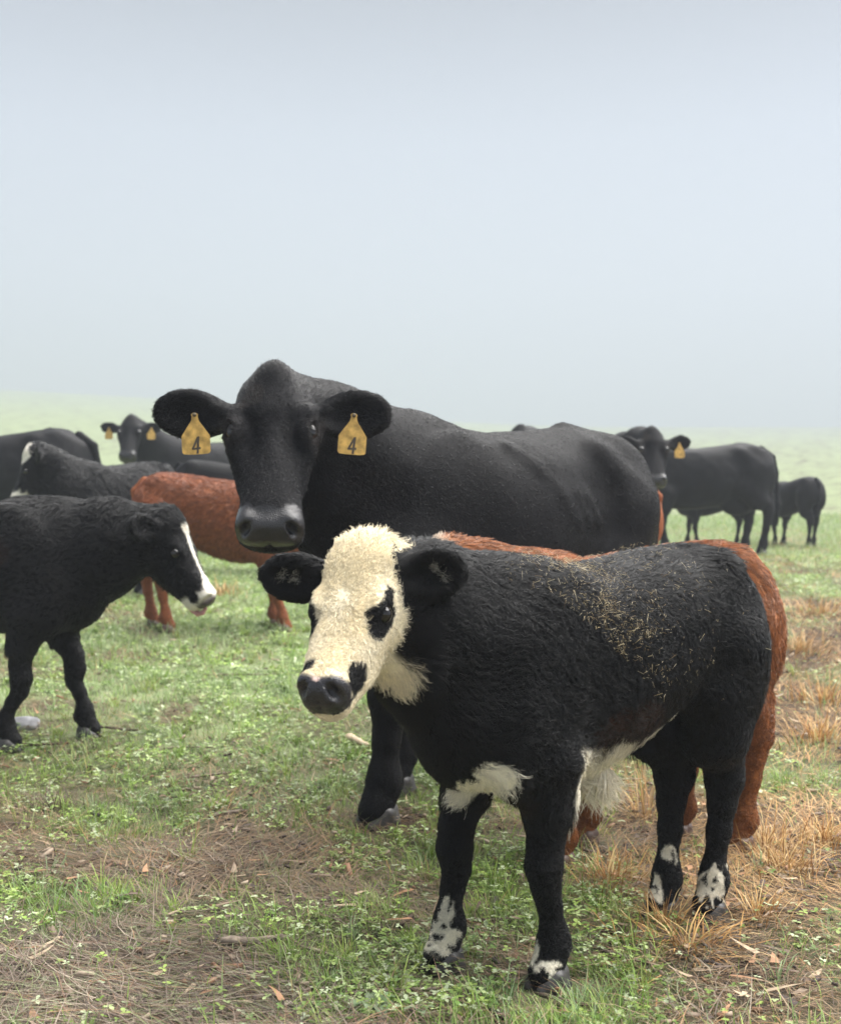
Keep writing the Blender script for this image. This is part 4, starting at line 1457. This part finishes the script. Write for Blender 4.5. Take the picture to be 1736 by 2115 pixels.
o = blades('dead_thatch', x, y, ln, wd, swirl + r.normal(0, .8, n), 1.15 + .40 * r.random(n), .75 * r.random(n), col, M_DRY, ground_z(x, y) + .003 + .022 * r.random(n))
tag(o, 'flattened dead grey brown grass stems lying on the soil', 'dead grass', kind='stuff')


# long tangled stems matted over the near left
x, y = scatter(26000, 1.6, 3.6, 1.0, r)
k = r.random(len(x)) < np.clip(brownness(x, y) * 1.5 - .35, 0, 1) * sstep(.42, .1, x / y)
x, y = x[k], y[k]; n = len(x)
flow = (noise2(x, y, 2.2, 51) - .5) * 5.0 + (noise2(x, y, 7, 52) - .5) * 1.6
clump_ = noise2(x, y, 5, 53)
col = pick(r, n, [(.25, .195, .145), (.165, .12, .09), (.09, .068, .052), (.36, .30, .23), (.26, .16, .09), (.24, .26, .15)]) * (.35 + .95 * clump_)[:, None]  # raised clumps brightened, low ones darkened: light and shade put into the colour
o = blades('matted_stems', x, y, .08 + .17 * r.random(n)**1.5, .0013 + .0016 * r.random(n)**2, flow + r.normal(0, .35, n) + math.pi * (r.random(n) < .5), 1.38 + .22 * r.random(n), .28 * r.random(n), col, M_DRY, ground_z(x, y) + .004 + .028 * r.random(n) * clump_ * 1.5, segs=5, twist=r.normal(0, 1.1, n))
tag(o, 'long matted dead stems swirling over the soil at lower left', 'dead grass', kind='stuff')

# clover: three round leaflets on one short stalk
x, y = scatter(120000, 1.6, 13, 1.35, r)
bn = brownness(x, y)
k = (r.random(len(x)) < np.clip(.95 - 1.0 * bn, .05, 1)) & (noise2(x, y, 4, 12) + .25 * noise2(x, y, 17, 13) > .50)
x, y = x[k], y[k]; n = len(x)
z = ground_z(x, y) + .012 + .028 * r.random(n)
a0 = r.random(n) * 6.283
sz = (.0032 + .0045 * r.random(n)**1.5) * (1 + .16 * np.maximum(y - 2.5, 0))
col = pick(r, n, [(.19, .29, .06), (.28, .38, .09), (.37, .46, .20), (.13, .22, .05), (.45, .52, .32)]) * (.6 + .8 * noise2(x, y, 8, 15))[:, None]
VV, CC = [], []
hexa = [(0, 0), (.55, .62), (1.25, .66), (1.7, .0), (1.25, -.66), (.55, -.62)]
for lf in range(3):
    a = a0 + lf * 2.094
    tilt = .3 * r.normal(0, 1, n)
    for (px, py) in hexa:
        VV.append(np.stack([x + sz * (px * np.cos(a) - py * np.sin(a)), y + sz * (px * np.sin(a) + py * np.cos(a)), z + sz * (px * tilt + .25 * abs(py))], -1))
V = np.stack(VV, 1).reshape(n * 3, 6, 3)
F = (np.arange(n * 3)[:, None, None] * 6 + np.array([(0, 1, 2), (0, 2, 3), (0, 3, 4), (0, 4, 5)])[None]).reshape(-1, 3)
o = mesh_obj('clover', V.reshape(-1, 3), F, M_LEAF)
set_col(o.data, 'Col', np.repeat(col, 18, 0))
tag(o, 'low clover leaves mixed in with the grass', 'clover', kind='stuff')

# flat flakes of bark and old wood
x, y = scatter(1500, 1.65, 8, 1.5, r)
k = r.random(len(x)) < np.clip(.1 + .9 * brownness(x, y), 0, 1)
x, y = x[k], y[k]; n = len(x)
col = pick(r, n, [(.14, .10, .075), (.28, .21, .15), (.44, .34, .23), (.07, .05, .04), (.36, .20, .11)])
o = blades('wood_flakes', x, y, .03 + .06 * r.random(n), .008 + .012 * r.random(n), r.random(n) * 6.283, 1.42 + .18 * r.random(n), r.normal(0, .2, n), col, M_DRY, ground_z(x, y) + .014 + .02 * r.random(n), segs=3, twist=r.normal(0, .3, n))
tag(o, 'flat flakes of bark and old wood scattered among the grass', 'wood chips', kind='stuff')

# small bark and wood chips
x, y = scatter(5200, 1.6, 9, 1.5, r)
k = r.random(len(x)) < np.clip(.15 + .9 * brownness(x, y), 0, 1)
x, y = x[k], y[k]; n = len(x)
L_ = .004 + .018 * r.random(n)**2.5; W_ = L_ * (.15 + .35 * r.random(n)); H_ = .002 + .003 * r.random(n)
az = r.random(n) * 6.283; tl = r.normal(0, .25, n)
z = ground_z(x, y) + .008 + .02 * r.random(n)
cube = np.array([(-1, -1, -1), (1, -.7, -1), (1, .8, -1), (-1, 1, -1), (-.9, -.8, 1), (.9, -.6, 1), (.8, .7, 1), (-1, .8, 1)], float)
P = cube[None] * np.stack([L_, W_, H_], -1)[:, None, :]
ca, sa = np.cos(az)[:, None], np.sin(az)[:, None]
V = np.stack([x[:, None] + P[..., 0] * ca - P[..., 1] * sa, y[:, None] + P[..., 0] * sa + P[..., 1] * ca, z[:, None] + P[..., 2] + P[..., 0] * tl[:, None]], -1)
F = (np.arange(n)[:, None, None] * 8 + np.array([(0, 3, 2, 1), (4, 5, 6, 7), (0, 1, 5, 4), (1, 2, 6, 5), (2, 3, 7, 6), (3, 0, 4, 7)])[None]).reshape(-1, 4)
o = mesh_obj('bark_chips', V.reshape(-1, 3), F, M_DRY, smooth=False)
set_col(o.data, 'Col', np.repeat(pick(r, n, [(.10, .07, .05), (.20, .15, .11), (.38, .30, .22), (.27, .15, .09), (.06, .045, .04)]), 8, 0))
tag(o, 'small brown bark and wood chips strewn over the ground', 'wood chips', kind='stuff')

# hay caught in the hair of the calf's back
ctr = calf.V; nv = calf.NV
ok = np.where((ctr[:, 1] > -.05) & (nv[:, 2] > -.25) & (ctr[:, 2] > .56) & (ctr[:, 0] < .38) & (ctr[:, 0] > -.46) & (calf.hc(ctr)[:, 0] < -.25))[0]
g = np.exp(-((ctr[ok, 0] - .20) / .12)**2 - ((ctr[ok, 2] - .745) / .10)**2) + .045 * (ctr[ok, 0] < .3) * (ctr[ok, 0] > -.2) + .004
g = g * (.4 + 1.2 * sstep(.35, .7, noise(ctr[ok], 22, 41)))
ii = r.choice(ok, 1700, p=g / g.sum())
p = ctr[ii] + nv[ii] * (.008 + .012 * r.random((len(ii), 1)))
tdir = np.cross(nv[ii], r.normal(0, 1, (len(ii), 3))); tdir /= np.linalg.norm(tdir, axis=1)[:, None]
bd = np.cross(nv[ii], tdir)
l = (.0008 + .003 * r.random(len(ii)) + .011 * r.random(len(ii))**8)[:, None]; w = (.00018 + .00022 * r.random(len(ii)))[:, None]
tdir = tdir + nv[ii] * r.normal(0, .25, (len(ii), 1))
V = np.stack([p - tdir * l - bd * w, p - tdir * l + bd * w, p - tdir * l + nv[ii] * w * 1.5, p + tdir * l - bd * w, p + tdir * l + bd * w, p + tdir * l + nv[ii] * w * 1.5], 1)
F = (np.arange(len(ii))[:, None, None] * 6 + np.array([(0, 1, 2), (3, 5, 4), (0, 3, 4), (0, 4, 1), (1, 4, 5), (1, 5, 2), (2, 5, 3), (2, 3, 0)])[None]).reshape(-1, 3)
mw = calf.root
c_, s_ = math.cos(mw.rotation_euler.z), math.sin(mw.rotation_euler.z)
V = V.reshape(-1, 3)
V = np.stack([V[:, 0] * c_ - V[:, 1] * s_ + mw.location.x, V[:, 0] * s_ + V[:, 1] * c_ + mw.location.y, V[:, 2] + mw.location.z], -1)
o = mesh_obj('hay_flecks', V, F, M_DRY, smooth=False)
set_col(o.data, 'Col', np.repeat(pick(r, len(ii), [(.44, .36, .20), (.34, .26, .13), (.58, .50, .34), (.22, .15, .07)]), 6, 0))
tag(o, 'straw coloured hay flecks on the black calf\'s back', 'hay', kind='stuff')


# ---- things one can point to
def at(u, v, z=None):
    """ground point seen at photo pixel (u, v) of 1736 x 2114"""
    d = 3.0
    for _ in range(40):
        x = (u - 868) / 2370 * d
        z = float(ground_z(x, d))
        dn = (EYE - z) * 2370 / max(v - 1140, 5)
        d = .5 * d + .5 * dn
    return (u - 868) / 2370 * d, d


def bunch(u, v, n, hgt, spread, cols, label, name='grass_tuft', cat='grass tuft', group='tan bunch grass tufts', flat=.0, wd=.003):
    x0, y0 = at(u, v)
    a = r.random(n) * 6.283
    q = np.abs(r.normal(0, 1, n)) * spread * .4
    x, y = x0 + q * np.cos(a), y0 + q * np.sin(a)
    ln = hgt * (.45 + .75 * r.random(n))
    root = empty(name, (x0, y0, float(ground_z(x0, y0))))
    o = blades('stems', x - x0, y - y0, ln, wd * (.6 + .7 * r.random(n)) * (1 + .05 * y), a + r.normal(0, .7, n), flat + .15 + .7 * r.random(n), .5 + .9 * r.random(n), pick(r, n, cols), M_DRY, ground_z(x, y) - float(ground_z(x0, y0)), segs=3)
    o.parent = root
    o['kind'] = 'stuff'
    return tag(root, label, cat, group)


TAN = [(.46, .27, .09), (.38, .20, .065), (.54, .36, .15), (.28, .14, .05), (.60, .44, .22)]
TANP = [(.48, .31, .14), (.40, .24, .10), (.50, .36, .19)]
bunch(1255, 1830, 220, .13, .17, TAN, 'dense tan bunch grass by the front calf\'s belly, between its legs', flat=.1)
bunch(1420, 1960, 150, .15, .17, TAN, 'tan straw tuft fanned flat in front of the calf\'s hind hooves', flat=.5, wd=.004)
bunch(1370, 1915, 70, .13, .07, TAN, 'upright straw tuft just left of the fanned straw tuft', flat=0)
bunch(1560, 1900, 120, .10, .14, TAN, 'low tan tuft right of the calf\'s left hind hoof')
bunch(1620, 1800, 160, .12, .2, TAN, 'tan tuft at right below the red calf\'s hind leg')
bunch(1580, 1760, 150, .13, .16, TAN, 'tan tuft touching the red calf\'s hind hoof')
bunch(1700, 1740, 160, .12, .22, TAN, 'tan tuft at the right edge, level with the red calf\'s hoof')
bunch(465, 1230, 90, .17, .22, TANP, 'tan tuft right of the blazed calf\'s muzzle', wd=.006)
bunch(510, 1180, 90, .20, .3, TANP, 'tan tuft under the red brown calf\'s belly', wd=.007)
bunch(1660, 1200, 90, .16, .4, TANP, 'tan tuft far back at right, above the other tan clumps', wd=.008)
bunch(1690, 1270, 90, .16, .35, TANP, 'tan clump at right edge, second from the back', wd=.007)
bunch(1650, 1345, 110, .15, .35, TANP, 'tan clump beside the red calf\'s rump', wd=.006)
bunch(1705, 1450, 120, .15, .3, TAN, 'tan clump at right edge beside the red calf\'s thigh', wd=.005)
bunch(1690, 1530, 130, .14, .28, TAN, 'tan clump at right edge beside the red calf\'s hock', wd=.005)
bunch(1600, 1170, 80, .16, .4, TANP, 'tan tuft below the distant small calf', wd=.009)
DK = [(.10, .075, .055), (.16, .12, .085), (.06, .045, .035), (.2, .15, .11)]
bunch(110, 1670, 170, .10, .13, DK, 'dark brown clump of dead stems at left below the blazed calf', 'dead_clump', 'dead grass clump', None, .25)
bunch(190, 1548, 80, .07, .1, DK, 'dark dead clump at the blazed calf\'s front hoof', 'dead_clump', 'dead grass clump', None, .3)
bunch(1330, 1690, 60, .30, .12, TAN, 'few tall bent straws before the red calf\'s front leg', 'tall_straw', 'straw', None, 0, .0022)


def stick(name, u, v, ln, rad, az, mat, label, cat, group=None, bend=.03, lift=.012, split=True, tilt=0.0):
    x0, y0 = at(u, v)
    segs, sides = 7, 6
    V, F = [], []
    dx, dy = math.cos(R(az)), math.sin(R(az))
    ph = random.uniform(0, 6)
    for k in range(segs + 1):
        t = k / segs
        q = (t - .5) * ln
        off = bend * math.sin(t * 4 + ph) * ln
        cx, cy = x0 + dx * q - dy * off, y0 + dy * q + dx * off
        cz = float(ground_z(cx, cy)) + lift + rad * .6 + tilt * t * ln
        rr = rad * (1 - .35 * t) * random.uniform(.82, 1.15) * (.55 if k in (0, segs) else 1)
        for i in range(sides):
            a = 2 * math.pi * i / sides
            j = random.uniform(.8, 1.2)
            V.append((cx - dy * rr * j * math.cos(a), cy + dx * rr * j * math.cos(a), cz + rr * j * math.sin(a) * (.7 if split else 1)))
    for k in range(segs):
        for i in range(sides):
            F.append((k * sides + i, k * sides + (i + 1) % sides, (k + 1) * sides + (i + 1) % sides, (k + 1) * sides + i))
    n0 = len(V)
    V.append(tuple(np.mean(V[:sides], 0))); V.append(tuple(np.mean(V[-sides - 1:-1], 0)))
    for i in range(sides):
        F.append((n0, (i + 1) % sides, i, n0)); F.append((n0 + 1, segs * sides + i, segs * sides + (i + 1) % sides, n0 + 1))
    me = bpy.data.meshes.new(name)
    me.from_pydata([tuple(v) for v in V], [], [f[:3] if f[0] == f[3] else f for f in F])
    me.polygons.foreach_set('use_smooth', np.ones(len(me.polygons), bool))
    me.materials.append(mat)
    o = bpy.data.objects.new(name, me)
    COL.objects.link(o)
    return tag(o, label, cat, group)


stick('wood_chunk', 738, 1543, .17, .024, -52, M_PALE, 'pale stripped wood chunk lying in grass left of the big cow\'s leg', 'wood', bend=.01)
stick('wood_splinter', 792, 1580, .10, .009, 5, M_PALE, 'pale splinter beside the big cow\'s front hoof', 'wood')
for (u, v, l, rd, az, m_, lb) in [
    (665, 1870, .16, .008, -20, M_WOOD, 'grey weathered stick left of the calf\'s right front leg'),
    (690, 1990, .20, .006, -35, M_WOOD, 'thin grey stick slanting in front of the calf\'s front hooves, at left'),
    (180, 1790, .12, .009, 70, M_BARK, 'short dark stick standing askew in grass at left'),
    (260, 1862, .10, .009, 60, M_BARK, 'dark stub of wood in the green patch at lower left'),
    (470, 1690, .14, .012, 35, M_WOOD, 'flat grey wood piece in the middle of the pasture'),
    (430, 1610, .18, .008, 25, M_WOOD, 'slanted grey stick below the blazed calf\'s head'),
    (390, 1550, .20, .007, 8, M_WOOD, 'grey stick right of the blazed calf\'s front hoof'),
    (230, 1510, .26, .009, -15, M_BARK, 'dark stick behind the blazed calf\'s front hoof'),
    (490, 1400, .45, .008, 4, M_WOOD, 'long pale stick in the green grass below the big cow\'s head'),
    (560, 1385, .20, .006, 10, M_WOOD, 'short stick beyond the long pale stick'),
    (1290, 1990, .18, .009, -42, M_WOOD, 'grey brown stick beside the fanned straw tuft'),
    (1300, 1945, .14, .008, -30, M_BARK, 'dark stick between the calf\'s legs and the fanned tuft'),
    (1590, 1895, .26, .008, -14, M_BARK, 'long dark stick behind the low tan tuft at right'),
    (1010, 1915, .14, .010, 5, M_BARK, 'dark wood piece between the calf\'s front legs'),
    (60, 2005, .30, .010, -5, M_BARK, 'dark branch at the left edge near the bottom'),
    (400, 2030, .40, .006, 3, M_WOOD, 'long thin grey stem low in the picture at left'),
    (150, 1985, .5, .006, -4, M_WOOD, 'long pale stem across the thatch at lower left'),
    (600, 2060, .22, .005, 12, M_WOOD, 'thin bent stem near the orange leaf'),
    (820, 2060, .2, .006, 10, M_WOOD, 'thin stem right of the broad leaved weed'),
    (60, 1960, .16, .007, 30, M_BARK, 'small dark stick on the thatch at left edge'),
    (1180, 2085, .16, .007, -25, M_BARK, 'dark stick below the calf\'s left front hoof'),
    (530, 1960, .16, .016, 10, M_WOOD, 'knotted grey root in the thatch at lower left'),
    (80, 1545, .30, .010, 10, M_BARK, 'dark branch lying between the blazed calf\'s front hooves')]:
    stick('stick', u, v, l, rd, az, m_, lb, 'stick', 'sticks lying in the pasture')

# grey stone by the left calf
x0, y0 = at(40, 1505)
f = Field((-.12, -.1, -.05), (.12, .1, .09), .009)
f.ell((0, 0, .01), (.085, .055, .036), .01); f.ell((.03, .01, .03), (.05, .035, .026), .02); f.ell((-.05, -.02, .0), (.04, .045, .03), .02)
V, Q = f.mesh(1)
V = V + (noise(V, 40, 2)[:, None] - .5) * .012
o = mesh_obj('stone', V, Q, M_STONE)
o.location = (x0, y0, float(ground_z(x0, y0)))
tag(o, 'grey stone on the ground between the blazed calf\'s front legs', 'stone')


def leafy(name, u, v, leaves, size, cols, label, cat, group=None, lift=.01, flat=.6):
    """rosette of broad leaves, each leaf a part"""
    x0, y0 = at(u, v)
    root = None
    if leaves > 1:
        root = tag(empty(name, (x0, y0, float(ground_z(x0, y0)))), label, cat, group)
    for k in range(leaves):
        a = 6.283 * k / leaves + r.normal(0, .3)
        L0 = size * (.6 + .6 * r.random()); W0 = L0 * .42
        V, F = [], []
        nl, nw = 7, 5
        th0 = flat + .25 * r.random()
        for i in range(nl):
            t = i / (nl - 1)
            w = W0 * math.sin(math.pi * min(1, .06 + t * .94))**.75 * (.5 + .5 * (1 - t)**.3)
            rad = L0 * t
            zz = lift + rad * math.cos(th0) - .5 * rad * rad / L0 * 1.1
            for j in range(nw):
                s_ = (j - (nw - 1) / 2) / ((nw - 1) / 2)
                py = s_ * w * .5 * (1 + .12 * math.sin(t * 20 + j))
                px = rad * math.sin(th0) + .01 * L0
                V.append((px * math.cos(a) - py * math.sin(a), px * math.sin(a) + py * math.cos(a), zz + .22 * abs(py) + .05 * L0 * math.sin(t * 9 + k) * s_))
        for i in range(nl - 1):
            for j in range(nw - 1):
                q = i * nw + j
                F.append((q, q + 1, q + nw + 1, q + nw))
        o = mesh_obj('leaf' if root else name, V, F, M_LEAF, root)
        if root is None:
            o.location = (x0, y0, float(ground_z(x0, y0)))
            tag(o, label, cat, group)
        set_col(o.data, 'Col', np.tile(np.array(cols[k % len(cols)]) * (.8 + .4 * r.random()), (len(V), 1)))
    return root


PALEG = [(.20, .27, .15), (.17, .25, .12), (.24, .30, .18)]
leafy('broadleaf_weed', 775, 2095, 7, .075, PALEG, 'pale green broad leaved weed at the bottom middle', 'weed')
leafy('broadleaf_weed', 870, 2102, 4, .05, PALEG, 'small pale weed at the bottom, right of the larger broad leaved weed', 'weed')
leafy('broadleaf_weed', 1340, 1820, 4, .05, [(.10, .16, .05)], 'dark green weed under the calf\'s belly', 'weed', flat=.8)
leafy('broadleaf_weed', 430, 1640, 4, .06, [(.09, .13, .05)], 'upright dark weed in the middle of the pasture', 'weed', flat=.35)
leafy('fallen_leaf', 490, 2022, 1, .05, [(.62, .12, .015), (.55, .22, .03)], 'bright orange fallen leaf on the thatch', 'leaf', flat=1.2)
for (u, v, c, lb) in [(1045, 1905, (.42, .30, .17), 'tan fallen leaf beside the calf\'s right front leg'), (1230, 1895, (.45, .33, .2), 'pale dry leaf right of the calf\'s left front leg'),
                      (1240, 2000, (.5, .36, .16), 'curled straw coloured leaf right of the left front hoof'), (580, 2085, (.42, .36, .29), 'pale dry leaf at the bottom left of the weed'),
                      (720, 2080, (.16, .09, .06), 'dark brown leaf left of the broad leaved weed'), (1150, 2100, (.2, .11, .07), 'dark fallen leaf at bottom right of centre'),
                      (330, 1650, (.36, .24, .17), 'brown leaf in the grass right of the dark clump'), (600, 1470, (.34, .16, .08), 'russet dead leaf in the green grass below the white faced calf')]:
    leafy('fallen_leaf', u, v, 1, .05, [c], lb, 'leaf', 'dry fallen leaves', flat=1.15)

# pink tongue of the blazed calf, curled up over its nose
f = Field((-.09, -.06, -.09), (.09, .06, .09), .004)
f.chain([((-.045, 0, -.03), .016), ((.0, 0, -.035), .017), ((.026, 0, -.016), .015), ((.032, 0, .016), .011), ((.028, 0, .032), .006)], .008)
V, Q = f.mesh(2)
o = mesh_obj('tongue', V, Q, M_TONGUE, left.root)
o.location = left.hp(.985, 0, -.25)
o.rotation_euler = (0, R(25), 0)
o.scale = (.55, .7, .55)

# the air: thin mist round everything
me = bpy.data.meshes.new('haze')
bx = [(-330, -8, -3), (330, -8, -3), (330, 500, -3), (-330, 500, -3), (-330, -8, 75), (330, -8, 75), (330, 500, 75), (-330, 500, 75)]
me.from_pydata(bx, [], [(0, 3, 2, 1), (4, 5, 6, 7), (0, 1, 5, 4), (1, 2, 6, 5), (2, 3, 7, 6), (3, 0, 4, 7)])
m = bpy.data.materials.new('mist')
m.use_nodes = True
m.node_tree.nodes.clear()
ou = m.node_tree.nodes.new('ShaderNodeOutputMaterial')
pv = m.node_tree.nodes.new('ShaderNodeVolumePrincipled')
pv.inputs['Color'].default_value = (.329, .353, .396, 1)
pv.inputs['Density'].default_value = .0058
pv.inputs['Anisotropy'].default_value = .15
m.node_tree.links.new(pv.outputs[0], ou.inputs['Volume'])
me.materials.append(m)
o = bpy.data.objects.new('haze', me)
COL.objects.link(o)
tag(o, kind='stuff')
